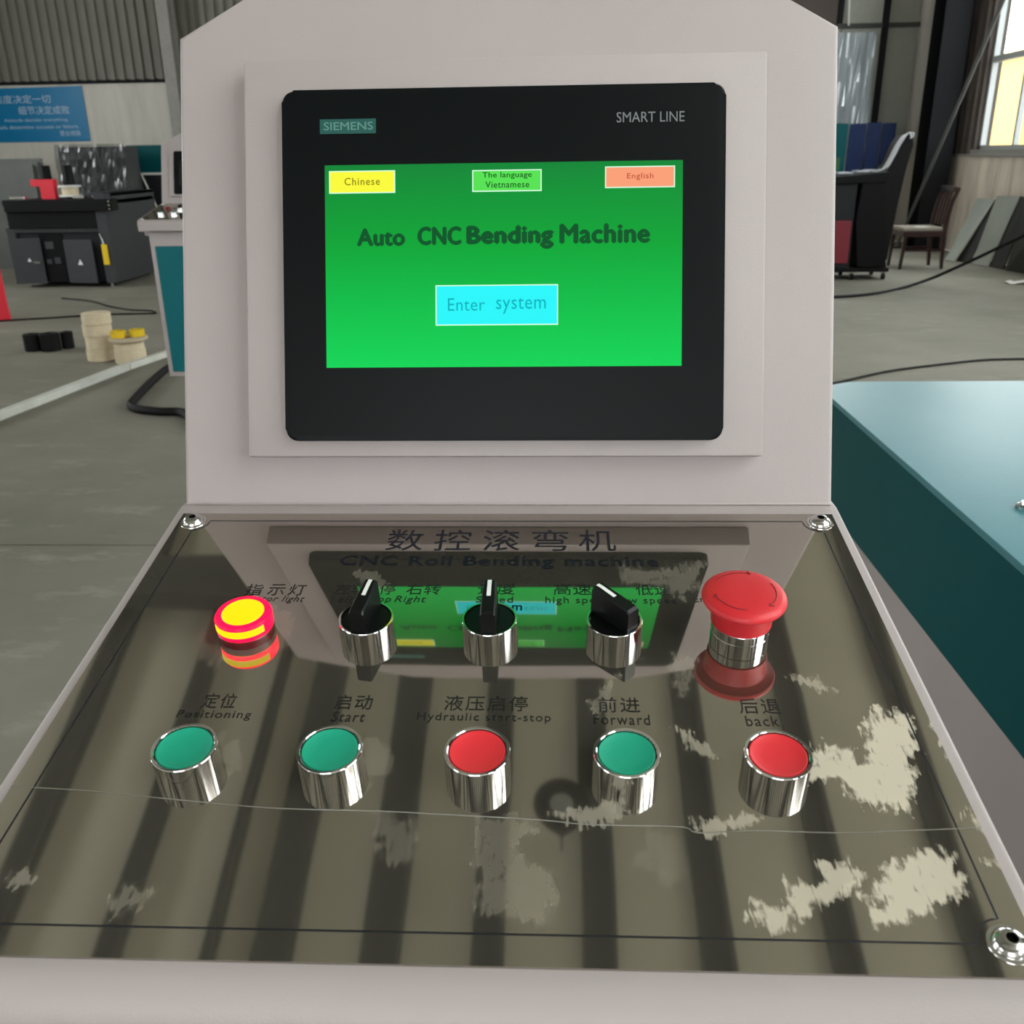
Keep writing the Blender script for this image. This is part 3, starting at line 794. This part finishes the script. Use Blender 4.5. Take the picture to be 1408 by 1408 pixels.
    obj('mushroom_head', lathe([(0.0140, 0.0100), (0.0156, 0.0108), (0.0160, 0.0180), (0.0168, 0.0215), (0.0190, 0.0232), (0.0210, 0.0240), (0.0216, 0.0252), (0.0214, 0.0266), (0.0205, 0.0278), (0.0185, 0.0288), (0.0140, 0.0297), (0.007, 0.0302), (0, 0.0303)], 64), stop_red, es, smooth=True)
    if detail:
        for a in (70, 190, 310):
            pts = [(0.0158 * math.cos(R_(t)), 0.0158 * math.sin(R_(t)), 0.02945) for t in np.linspace(a, a + 75, 12)]
            b = tube(pts, 0.00028, 5)
            e = pts[0]; t0 = R_(a)
            for dr in (-0.0016, 0.0016):
                tube([(e[0], e[1], 0.0295), ((0.0158 + dr) * math.cos(t0 + 0.12), (0.0158 + dr) * math.sin(t0 + 0.12), 0.0293)], 0.00028, 5, b)
            obj('arrow', b, engrave, es)
    # cabinet below, teal inset, pedestal
    obj('cabinet', box(-0.19, 0.19, -0.275, 0.10, 0.27, 1.0, 0.004), white, root, smooth=True)
    obj('teal_panel', box(-0.165, 0.165, -0.281, -0.2745, 0.295, 0.93, 0.002), teal_front, root)['label'] = 'teal front panel'
    obj('side_panel', box(-0.196, -0.1895, -0.24, 0.07, 0.295, 0.93, 0.002), teal_front, root)
    obj('pedestal', box(-0.06, 0.06, -0.15, 0.0, 0.03, 0.272, 0.004), black_paint, root)
    obj('base_plate', box(-0.12, 0.12, -0.2, 0.09, 0, 0.03, 0.004), black_paint, root)
    return root


console((0, 0, 0), 'large off-white control console with lit green touch screen, filling the foreground', True)
console((-1.79, 4.45, 0), 'smaller looking off-white console with dark screen and teal panel, partly behind the big console', False)

# ================================================================ TEAL MACHINE on the right
tm = thing('teal_machine', (0.60, 0, 0), 'teal topped machine bench at right with off-white lower body', 'machine')
YN, YE, WD = -0.55, 1.45, 1.35


def corner_rect(x0, x1, y0, y1, r):
    return [(x0, y0), (x1, y0), (x1, y1)] + [(x0 + r + r * math.cos(R_(t)), y1 - r + r * math.sin(R_(t))) for t in np.linspace(90, 180, 9)]


obj('top_plate', prism(corner_rect(0, WD, YN, YE, 0.10), 0.852, 0.862, 'z', 0.002, 2, 'hi'), teal, tm, smooth=True)
obj('upper_side', prism(corner_rect(0.001, WD, YN + .001, YE - .001, 0.10), 0.645, 0.852, 'z'), teal_side, tm, smooth=True)
obj('lower_body', prism(corner_rect(0.001, WD, YN + .002, YE - .002, 0.10), 0.04, 0.644, 'z'), white, tm, smooth=True)
obj('foot', box(0.08, 0.2, 0.0, 0.12, 0, 0.04), black_paint, tm); obj('foot', box(1.1, 1.22, 1.2, 1.32, 0, 0.04), black_paint, tm)
obj('foot', box(0.08, 0.2, 1.2, 1.32, 0, 0.04), black_paint, tm); obj('foot', box(1.1, 1.22, 0.0, 0.12, 0, 0.04), black_paint, tm)
p = at_z(1409, 699, 0.862)
e = obj('top_bolt', lathe([(0, .010), (.006, .010), (.007, .006), (.012, .005), (.012, 0)], 20), steel, tm, T(p.x - 0.60, p.y, 0.862), smooth=True)

# ================================================================ LEFT BACKGROUND
# floor things
def roll(name, x, y, z, R, h, core, m, label, cat, group=None, tilt=None):
    o = obj(name, lathe([(core, 0), (R - .003, 0), (R, .003), (R, h - .003), (R - .003, h), (core, h), (core, 0)], 40), m, smooth=True)
    o.location = (x, y, z)
    if tilt: o.rotation_euler = tilt
    return tag(o, label, cat, group)


q = at_z(136, 500); q = Vector((q.x - 0.04, q.y + 0.15, 0)); Rt = 0.098
zz = 0
for k, (h, s) in enumerate(((0.088, 'at the foot of the tall pile'), (0.085, 'second from the floor in the tall pile'), (0.083, 'second from the top of the tall pile'), (0.078, 'on top of the tall pile'))):
    roll('tape_roll', q.x + (0.004 if k % 2 else -0.003), q.y, zz, Rt, h - .001, 0.038, tape, 'cream masking tape roll ' + s, 'tape roll', 'masking tape rolls on the floor'); zz += h
q2 = at_z(176, 499); q2 = Vector((q2.x + 0.01, q2.y + 0.04, 0))
roll('tape_roll', q2.x, q2.y, 0, 0.105, 0.095, 0.038, tape, 'cream tape roll under the reel beside the tall pile', 'tape roll', 'masking tape rolls on the floor')
t = thing('tape_reel', (q2.x, q2.y, 0.096), 'cream reel with a wide flange carrying two yellow rolls', 'reel')
obj('lower_ring', lathe([(0.04, 0), (.10, 0), (.10, .035), (.09, .045), (0.04, .045), (.04, 0)], 36), tape, t, smooth=True)
obj('flange', lathe([(0.04, .045), (.10, .045), (.132, .062), (.134, .078), (.125, .080), (0.04, .08), (.04, .045)], 40), tape_side, t, smooth=True)
for dx, dy, s in ((-0.055, -0.02, 'left'), (0.058, 0.025, 'right')):
    roll('yellow_tape_roll', q2.x + dx, q2.y + dy, 0.177, 0.052, 0.048, 0.026, yellow, 'small yellow tape roll on the cream reel, %s one' % s, 'tape roll', 'yellow tape rolls')
fo = at_z(60, 484)
for k, (dx, dy, r, h, s) in enumerate(((-0.105, 0.06, 0.062, 0.125, 'left'), (0.032, 0.06, 0.072, 0.13, 'middle'), (0.118, 0.15, 0.045, 0.125, 'right'))):
    roll('black_roll', fo.x + dx, fo.y + dy, 0, r, h, 0.02, black_rubber, 'short black rubber roll on the floor, %s of three' % s, 'rubber roll', 'black rubber rolls on the floor')


def floor_box(a, b_, w, h, m, name, label, cat):
    d = (b_ - a); L = d.length; ang = math.atan2(d.y, d.x)
    o = obj(name, box(0, L, -w / 2, w / 2, 0, h, 0.004), m, None, T(a.x, a.y, 0.001) @ Matrix.Rotation(ang, 4, 'Z'))
    return tag(o, label, cat)


trunk = mat('white_trunking', (206, 206, 196), 0.6, noise=0.1, nscale=9)
a0 = at_z(-60, 595, 0.02); a1 = at_z(174, 505, 0.02); a2 = at_z(260, 476, 0.02)
floor_box(a0, a1, 0.055, 0.045, trunk, 'cable_trunking', 'long white cable trunking on the floor at left', 'trunking')
floor_box(a1 + (a2 - a1).normalized() * 0.012, a2, 0.052, 0.042, trunk, 'cable_trunking', 'white cable trunking running behind the consoles from the joint', 'trunking')

hp = [at_z(*p, 0.024) for p in ((262, 489), (247, 498), (228, 508), (205, 528), (185, 549), (180, 558), (192, 563), (220, 566), (252, 568), (272, 590))]
tag(obj('black_hose', tube(smooth_path(hp, 6), 0.024, 10), black_rubber, smooth=True), 'thick black hose looped on the floor by the teal panel console', 'hose')
tag(obj('floor_cable', tube(smooth_path([at_z(*p, 0.008) for p in ((-30, 443), (20, 440), (70, 437), (118, 434), (160, 432), (205, 431), (214, 430), (206, 427), (180, 426), (150, 421), (125, 414), (85, 410))], 5), 0.008, 6), black_rubber), 'thin black cable doubling back across the floor at left', 'cable')

# red stand at the left edge
rs = thing('red_stand', (0, 0, 0), 'bright red slanted stand cut off by the left edge', 'stand')
A0 = at_z(14, 441); A1 = at_y(0, 372, A0.y); dx = A1.x - A0.x
obj('face', prism([(A0.x, 0.0), (A0.x - 0.42, 0.0), (A0.x - 0.30, 0.52), (A1.x - 0.02, 0.52), (A1.x - 0.01, 0.50)], A0.y, A0.y + 0.02, 'y', 0.002), red_paint, rs)
obj('rear_leg', prism([(A0.x - 0.10, 0.0), (A0.x - 0.34, 0.0), (A0.x - 0.28, 0.50), (A0.x - 0.16, 0.50)], A0.y + 0.18, A0.y + 0.20, 'y', 0.002), red_paint, rs)
obj('top_hinge', box(A0.x - 0.30, A0.x - 0.13, A0.y, A0.y + 0.2, 0.50, 0.52), red_paint, rs)

# dark grey machine
DX, DY = -5.0, 9.95
dm = thing('dark_machine', (DX, DY, 0), 'dark grey machine with open cabinet doors and black beam, at left', 'machine')
obj('body_back', box(-1.0, 0.02, 0.02, 0.9, 0.06, 0.62, 0.005), dark_grey2, dm)
obj('door_frame', box(-1.02, -0.93, -0.01, 0.03, 0.05, 0.62), dark_grey, dm)
obj('top_rail', box(-1.02, 0.05, -0.02, 0.04, 0.60, 0.645), dark_grey, dm)
obj('recess_shade_board', box(-0.68, -0.42, 0.005, 0.02, 0.06, 0.58), black_paint, dm)  # flat black board, the open cabinet's inner shade put into its colour
for x_, z_, w_, h_ in ((-0.62, 0.42, 0.10, 0.08), (-0.63, 0.26, 0.06, 0.05), (-0.54, 0.26, 0.07, 0.07)):
    obj('internal_unit', box(x_, x_ + w_, -0.005, 0.02, z_, z_ + h_, 0.004), dark_grey, dm)
dl = obj('door', box(-0.34, 0.0, -0.01, 0.005, 0.05, 0.54, 0.003), dark_grey, dm, T(-0.66, -0.012, 0) @ Matrix.Rotation(R_(6), 4, 'Z') @ T(0, 0, 0))
obj('handle', box(-0.10, -0.03, -0.03, -0.01, 0.27, 0.29, 0.003), steel, dl); obj('warning_sign', prism([(-0.17, .29), (-0.13, .29), (-0.15, .33)], -0.012, -0.0101, 'y'), mark_white, dl)
dr_ = obj('door', box(0.0, 0.35, -0.01, 0.005, 0.05, 0.52, 0.003), dark_grey, dm, T(-0.40, -0.012, 0) @ Matrix.Rotation(R_(-8), 4, 'Z'))
ws = obj('warning_sign', prism([(0.145, .25), (0.205, .25), (0.175, .31)], -0.0125, -0.0101, 'y'), mark_white, dr_); ws['label'] = 'white warning triangle'
obj('side_housing', box(0.04, 0.16, -0.06, 1.3, 0.05, 1.0, 0.006), dark_grey, dm)
obj('side_top', box(-0.15, 0.16, 0.1, 1.3, 0.96, 1.0, 0.006), dark_grey, dm)
obj('front_apron', box(-0.96, 0.12, -0.055, 0.0, 0.645, 0.82, 0.004), black_paint, dm)
obj('beam', box(-0.95, 0.26, -0.10, 0.05, 0.82, 0.945, 0.004), black_paint, dm)
obj('table_top', box(-1.05, 0.16, 0.05, 1.25, 0.88, 0.93, 0.004), dark_grey2, dm)
for z_ in (0.84, 0.88, 0.92):
    obj('bolt', lathe([(0, .006), (.008, .006), (.010, 0)], 10), steel, dm, T(0.225, -0.10, z_) @ Matrix.Rotation(R_(90), 4, 'X'))
yt = obj('yellow_tag', box(0.05, 0.115, -0.075, -0.062, 0.25, 0.47, 0.004), yellow, dm); yt['label'] = 'yellow tag hanging at the corner'
obj('tag_wire', tube([(0.08, -0.07, 0.47), (0.07, -0.07, 0.53), (0.05, -0.07, 0.58)], 0.006, 6), steel, dm)
for x_, y_ in ((-0.9, 0.1), (0.05, 0.05), (-0.9, 0.8), (0.05, 1.1)):
    obj('foot', lathe([(.03, 0), (.03, .012), (.012, .016), (.012, .06)], 12), steel, dm, T(x_, y_, 0))

ont = 0.93
rb = thing('red_tool_holder', (-5.70, 10.35, ont), 'bright red tool holder on top of the dark machine', 'tool holder')
obj('arm', box(-0.15, 0.12, -0.04, 0.04, 0.14, 0.215, 0.004), red_paint, rb)
obj('block', prism([(-0.03, .215), (0.14, .20), (0.14, -0.02), (0.10, -0.03), (0.06, 0.0), (0.0, -0.02)], -0.09, -0.02, 'y', 0.004), red_paint, rb)
obj('foot', box(-0.05, 0.05, -0.04, 0.04, 0.0, 0.14), red_paint, rb)
for x_, s in ((-5.78, 'left'), (-5.52, 'right')):
    c = thing('black_spindle', (x_, 10.55, ont), 'black upright cylinder on the dark machine, %s of the red holder' % s, 'spindle', 'black cylinders on the dark machine')
    obj('barrel', lathe([(0, .36), (.055, .36), (.06, .35), (.065, .0), (0, 0)], 24), black_paint, c, smooth=True)
    obj('collar', lathe([(.066, .02), (.075, .02), (.075, .07), (.066, .07)], 24), black_rubber, c)
wr_ = thing('white_reel', (-5.40, 10.3, ont + 0.03), 'white wire reel on the dark machine beside the red holder', 'reel')
obj('core', lathe([(.06, .01), (.09, .02), (.09, .10), (.06, .11)], 28), tape, wr_, smooth=True)
obj('rim', lathe([(0, 0), (.12, 0), (.12, .018), (0, .018)], 28), mark_white, wr_); obj('rim', lathe([(0, .10), (.12, .10), (.12, .118), (0, .118)], 28), mark_white, wr_)
obj('stand', box(-.04, .04, -.04, .04, -.03, 0), black_paint, wr_)
for i, (x_, w_, s) in enumerate(((-5.95, .17, 'left of the red holder'), (-5.24, .13, 'just right of the white reel'), (-5.02, .14, 'near the right end'), (-5.12, .12, 'lying at the back right'))):
    tag(obj('metal_bar', box(x_, x_ + w_, 10.0 if i < 3 else 10.6, 10.06 if i < 3 else 10.66, 0.951 if i < 3 and x_ > -5.95 else 0.946, 0.975, 0.003), steel), 'short steel bar on the dark machine top, ' + s, 'metal bar', 'steel bars on the dark machine')

# things in front of the far wall, left
ss = thing('grey_sheet_stack', (-7.0, 11.9, 0), 'dull grey metal sheets standing upright at the far left', 'sheets')
for k in range(3):
    obj('sheet', box(-0.9 + k * 0.12, 0.36 + k * 0.045, k * 0.05, k * 0.05 + 0.02, 0, 1.30 + 0.035 * k, 0.003), mat('sheet_dull', (98, 100, 96), 0.6, noise=0.1, nscale=4), ss)
wm = thing('wrapped_machine', (-5.95, 12.3, 0), 'dark machine wrapped in shiny clear plastic film near the banner', 'machine')
obj('body', box(-0.40, 0.40, -0.25, 0.35, 0.05, 1.50, 0.01), mat('wrapped_body', (58, 60, 62), 0.5), wm)
obj('foot', box(-0.38, -0.28, -0.2, 0.3, 0, 0.05), black_paint, wm); obj('foot', box(0.28, 0.38, -0.2, 0.3, 0, 0.05), black_paint, wm)


def crumpled(x0, x1, z0, z1, nx, nz, amp, seed):
    rnd = random.Random(seed); b = bmesh.new(); g = []
    ph = [rnd.uniform(0, 6.28) for _ in range(8)]
    for j in range(nz + 1):
        row = []
        for i in range(nx + 1):
            u = i / nx; v = j / nz
            d = amp * (math.sin(9 * u + 3 * v + ph[0]) + 0.8 * math.sin(23 * u - 7 * v + ph[1]) + 0.5 * math.sin(41 * u + 13 * v + ph[2]) + rnd.uniform(-0.6, 0.6))
            row.append(b.verts.new((x0 + (x1 - x0) * u + rnd.uniform(-.3, .3) * amp, -abs(d) - 0.01, z0 + (z1 - z0) * v)))
        g.append(row)
    for j in range(nz):
        for i in range(nx):
            b.faces.new((g[j][i], g[j][i + 1], g[j + 1][i + 1], g[j + 1][i]))
    return b


obj('plastic_film', crumpled(-0.42, 0.50, 0.8, 1.53, 30, 8, 0.026, 3), film, wm, T(0, -0.27, 0))
tb = thing('teal_crate', (-5.35, 13.0, 0), 'teal panel standing on a dark cabinet at the far wall', 'cabinet')
pa = at_y(172, 200, 13.0); pb_ = at_y(222, 237, 13.0)
obj('teal_board', box(pa.x + 5.35, pb_.x + 5.35 + .1, 0, 0.03, pb_.z, pa.z, 0.004), teal_side, tb)
obj('shelf', box(pa.x + 5.35, pb_.x + 5.45, -0.02, 0.3, pb_.z - 0.03, pb_.z, 0.002), mark_white, tb)
obj('cabinet', box(pa.x + 5.35, pb_.x + 5.45, 0.0, 0.3, 0, pb_.z - .03, 0.004), dark_grey2, tb)
A = at_y(195, 241, 12.6); B = at_y(210, 273, 12.6)
tag(obj('steel_tube', tube([A, B, B + (B - A) * 2.45], 0.018, 8), steel), 'shiny thin steel tube leaning by the dark cabinet', 'tube')

# banner
pa = at_y(112, 118, YB - 0.02); pb_ = at_y(124, 194, YB - 0.02)
bn = thing('blue_banner', (0, YB - 0.012, 0), 'blue wall banner with pale Chinese and English lettering', 'banner')
bx0 = pa.x - 1.75
obj('sheet', prism([(bx0, pb_.z), (pa.x, pb_.z), (pa.x, pa.z), (bx0, pa.z - 0.02)], -0.012, 0.0, 'y', 0.001), banner_blue, bn)
MB = Matrix.Rotation(R_(90), 4, 'X')


def bt(s, px0, px1, py0, py1, bold=0.0):
    c0 = at_y(px0, py1, YB - 0.03); c1 = at_y(px1, py0, YB - 0.03)
    text(s, c0.x, c1.x, c0.z, c1.z, banner_text, bn, T(0, -0.0125, 0) @ MB, 0, bold, depth=0.0005)


bt('态度决定一切', -8, 68, 130, 143); bt('细节决定成败', 26, 94, 145, 158)
bt('Attitude decides everything,', 6, 93, 162, 169); bt('Details determine success or failure.', -12, 108, 171, 178); bt('营业线路', 83, 110, 179, 187)

# ================================================================ RIGHT BACKGROUND
bk = thing('black_cabinet', (3.30, 9.9, 0), 'black cabinet on castors with a curved back rising to the right', 'cabinet')
obj('side_body', prism([(0.02, 0.13), (0.33, 0.13), (0.30, 0.30), (0.235, 1.04), (-0.02, 1.04), (-0.05, 0.6)], 0, 0.5, 'y', 0.01), black_paint, bk)
obj('front_body', box(-0.75, -0.06, 0.03, 0.5, 0.12, 1.0, 0.01), dark_grey2, bk)
obj('red_strip', box(-0.26, -0.09, 0.0, 0.03, 0.18, 0.62, 0.003), mat('dark_red_strip', (122, 18, 38), 0.5), bk)
obj('base_frame', box(-0.75, 0.36, 0.0, 0.5, 0.085, 0.125, 0.006), black_paint, bk)
obj('table_top', prism([(-0.75, 0.98), (0.20, 1.0), (0.26, 1.06), (0.24, 1.10), (-0.75, 1.035)], -0.02, 0.5, 'y', 0.005), black_paint, bk)
obj('curved_back', prism([(0.20, 1.06), (0.28, 1.18), (0.345, 1.36), (0.40, 1.46), (0.455, 1.44), (0.47, 1.36), (0.42, 1.10), (0.38, 0.75), (0.345, 0.2), (0.20, 0.2)], 0.05, 0.42, 'y', 0.01), black_rubber, bk)
st = smooth_path([(0.10, 0.0, 1.115), (0.20, 0.0, 1.135), (0.26, 0.0, 1.24), (0.31, 0.0, 1.36), (0.37, 0.0, 1.455), (0.425, 0.0, 1.475), (0.435, 0.0, 1.43)], 5)
b = bmesh.new(); q = []
for p in st:
    q.append([b.verts.new((p.x - .02, 0.02, p.z - .01)), b.verts.new((p.x - .02, 0.10, p.z - .01)), b.verts.new((p.x + .02, 0.10, p.z + .01)), b.verts.new((p.x + .02, 0.02, p.z + .01))])
for A_, B_ in zip(q, q[1:]):
    for i in range(4):
        b.faces.new((A_[i], A_[(i + 1) % 4], B_[(i + 1) % 4], B_[i]))
obj('pale_strap', b, stripe_grey, bk)['label'] = 'pale grey strap over the curved back'
for x_, y_ in ((-0.02, 0.05), (0.32, 0.05), (-0.02, 0.45), (0.32, 0.45)):
    w = obj('castor', tube([(x_ - .015, y_, 0.035), (x_ + .015, y_, 0.035)], 0.035, 14), black_rubber, bk); obj('fork', box(x_ - .022, x_ + .022, y_ - .01, y_ + .01, 0.035, 0.09), steel, w)
for k, (x_, w_, s) in enumerate(((-0.26, 0.15, 'left'), (-0.06, 0.12, 'middle'), (0.06, 0.09, 'right'))):
    zt_ = 1.034 + (x_ + .75) * 0.068
    tag(obj('grey_plate', box(3.30 + x_, 3.30 + x_ + w_, 9.98, 10.2, zt_ + 0.02, zt_ + 0.036, 0.003), stripe_grey), 'flat pale plate on the black cabinet top, %s one' % s, 'plate', 'plates on the black cabinet')

# painted sheets standing behind
pz0 = 0.0
ts_ = thing('teal_sheet', (3.95, 13.7, 0), 'teal painted sheet standing at the far wall behind the black cabinet', 'sheet')
obj('board', prism([(-0.35, 0), (0.20, 0), (0.22, 1.66), (-0.35, 1.68)], 0, 0.02, 'y', 0.002), teal_side, ts_)
obj('green_stain', box(-0.1, 0.15, -0.004, 0.0, 1.05, 1.22), mat('moss_green', (50, 92, 62), 0.8), ts_)
for k, (x_, w_, h_, s) in enumerate(((4.19, 0.24, 1.66, 'left'), (4.44, 0.20, 1.67, 'middle'), (4.65, 0.20, 1.66, 'right'))):
    tag(obj('navy_sheet', box(x_, x_ + w_ - .012, 13.7 + .012 * k, 13.72 + .012 * k, 0, h_, 0.002), navy_sheet), 'navy blue sheet standing beside the teal one, %s of three' % s, 'sheet', 'navy sheets at the far wall')
fb = obj('plastic_bundle', crumpled(3.7, 4.62, 0.0, 2.86, 30, 9, 0.035, 8), film_dense, None, T(0, YB - 0.075, 0)); tag(fb, 'milky plastic sheeting rising behind the teal and navy sheets', 'plastic sheet')
tag(obj('white_conduit', tube([at_y(1169, -30, YB - .1), at_y(1167, 35, YB - .1)], 0.012, 6), mark_white), 'thin white conduit on the dark far wall beside the housing', 'conduit')

# chair
ch = thing('wooden_chair', (4.34, 11.05, 0), 'dark red wooden chair with pale seat, facing left', 'chair')
SZ = 0.44
obj('seat_frame', box(-0.24, 0.24, -0.22, 0.22, SZ - 0.075, SZ - 0.015, 0.006), wood, ch)
obj('seat', box(-0.25, 0.22, -0.21, 0.21, SZ - 0.015, SZ + 0.03, 0.014, 3), cushion, ch, smooth=True)
obj('paper_slip', box(-0.08, 0.06, -0.20, -0.06, SZ + 0.031, SZ + 0.034), paper, ch)
for sy in (-1, 1):
    obj('leg', prism([(-0.225, SZ - .02), (-0.185, SZ - .02), (-0.215, 0), (-0.245, 0)], sy * 0.20 - .018, sy * 0.20 + .018, 'y', 0.003), wood, ch)
    obj('leg', prism([(0.195, SZ - .02), (0.245, SZ - .02), (0.265, 0), (0.235, 0)], sy * 0.20 - .018, sy * 0.20 + .018, 'y', 0.003), wood, ch)
    obj('back_post', prism([(0.20, SZ - .02), (0.245, SZ - .02), (0.262, 0.60), (0.285, 0.74), (0.34, 0.90), (0.305, 0.90), (0.245, 0.76), (0.215, 0.60)], sy * 0.20 - .016, sy * 0.20 + .016, 'y', 0.003), wood, ch)
obj('top_rail', box(0.275, 0.335, -0.21, 0.21, 0.85, 0.915, 0.008), wood, ch, smooth=True)
for k in (-1, 0, 1):
    obj('back_slat', prism([(0.215, SZ + .05), (0.235, SZ + .05), (0.272, 0.74), (0.305, 0.86), (0.285, 0.86), (0.25, 0.74)], k * 0.09 - .02, k * 0.09 + .02, 'y', 0.002), wood, ch)
obj('stretcher', box(-0.2, 0.23, -0.208, -0.192, 0.20, 0.225), wood, ch); obj('stretcher', box(-0.2, 0.23, 0.192, 0.208, 0.20, 0.225), wood, ch)


# metal sheets leaning on the low wall
def leaning(pxa, pxb, pxc, pxd, m, label, xt):
    a = at_z(*pxa); b_ = at_z(*pxb)
    c = at_x(pxc[0], pxc[1], xt); d = at_x(pxd[0], pxd[1], xt)
    n = (b_ - a).cross(d - a).normalized() * 0.012
    bm = bmesh.new(); lo = [bm.verts.new(p) for p in (a, b_, c, d)]; hi = [bm.verts.new(p + n) for p in (a, b_, c, d)]
    bm.faces.new(lo); bm.faces.new(hi)
    for i in range(4): bm.faces.new((lo[i], lo[(i + 1) % 4], hi[(i + 1) % 4], hi[i]))
    return tag(obj('metal_sheet', bm, m), label, 'metal sheet', 'metal sheets leaning on the low wall')


sheet_m = mat('grey_green_sheet', (168, 172, 164), 0.45, noise=0.06, nscale=3); sheet_d = mat('dark_edge_sheet', (44, 44, 42), 0.6)
leaning((1300, 358), (1313, 360), (1369, 275), (1345, 273), sheet_m, 'grey sheet leaning on the low wall nearest the chair', 5.42)
leaning((1316, 359), (1334, 362), (1376, 276), (1370, 275), sheet_d, 'dark narrow sheet between the two grey leaning sheets', 5.44)
leaning((1337, 363), (1359, 367), (1403, 271), (1372, 270), sheet_m, 'wider grey sheet leaning on the low wall, second from the chair', 5.40)
leaning((1362, 367), (1380, 371), (1418, 272), (1404, 270), sheet_d, 'dark sheet leaning at the right frame edge', 5.42)
leaning((1384, 372), (1420, 378), (1440, 300), (1408, 290), mat('low_sheet_grey', (60, 60, 56), 0.7), 'low dark sheet at the right frame edge in front of the others', 5.3)  # low sheet in one even dark grey
pp = at_z(1398, 390)
b = bmesh.new(); g = [[b.verts.new((pp.x + (i - 2) * 0.05 + random.uniform(-.02, .02), pp.y + (j - 1.5) * 0.05, 0.004 + random.uniform(0, .03))) for i in range(5)] for j in range(4)]
for j in range(3):
    for i in range(4): b.faces.new((g[j][i], g[j][i + 1], g[j + 1][i + 1], g[j + 1][i]))
tag(obj('paper_scrap', b, paper), 'crumpled white scrap of paper on the floor at right edge', 'paper')

pts = [at_z(*p, 0.012) for p in ((1100, 409), (1155, 408), (1200, 404), (1240, 396))] + [at_y(1280, 383, 9.35), at_y(1310, 370, 9.2), at_y(1345, 354, 9.0), at_y(1380, 337, 8.8), at_y(1415, 319, 8.6), at_y(1480, 270, 8.3)]
tag(obj('hanging_cable', tube(smooth_path(pts, 5), 0.016, 8), black_rubber), 'black cable rising from the floor toward the right edge', 'cable')
pts = [at_z(*p, 0.008) for p in ((1080, 540), (1155, 525), (1190, 517), (1230, 509), (1285, 502), (1340, 496), (1375, 494), (1440, 493))]
tag(obj('floor_cable', tube(smooth_path(pts, 5), 0.008, 6), black_rubber), 'thin black cable on the floor behind the teal machine', 'cable')

# high bay lamp under the roof (seen mirrored in the plate)
hb = thing('high_bay_lamp', (0.092, 2.55, 6.0), 'round black high bay lamp hanging under the roof', 'lamp')
obj('reflector', lathe([(0.175, 0.0), (0.18, 0.02), (0.13, 0.16), (0.07, 0.24), (0.05, 0.34), (0.0, 0.34)], 40), black_paint, hb, smooth=True)
obj('rim', lathe([(0.075, 0.012), (0.17, 0.002), (0.178, 0.0), (0.178, 0.02), (0.075, 0.03)], 40), black_paint, hb, smooth=True)
obj('diffuser', lathe([(0, 0.0), (0.07, 0.006), (0.076, 0.014)], 32), mat('diffuser_grey', (150, 152, 150), 0.5), hb, smooth=True)
obj('rod', tube([(0, 0, 0.34), (0, 0, 0.74)], 0.012, 8), galv, hb)
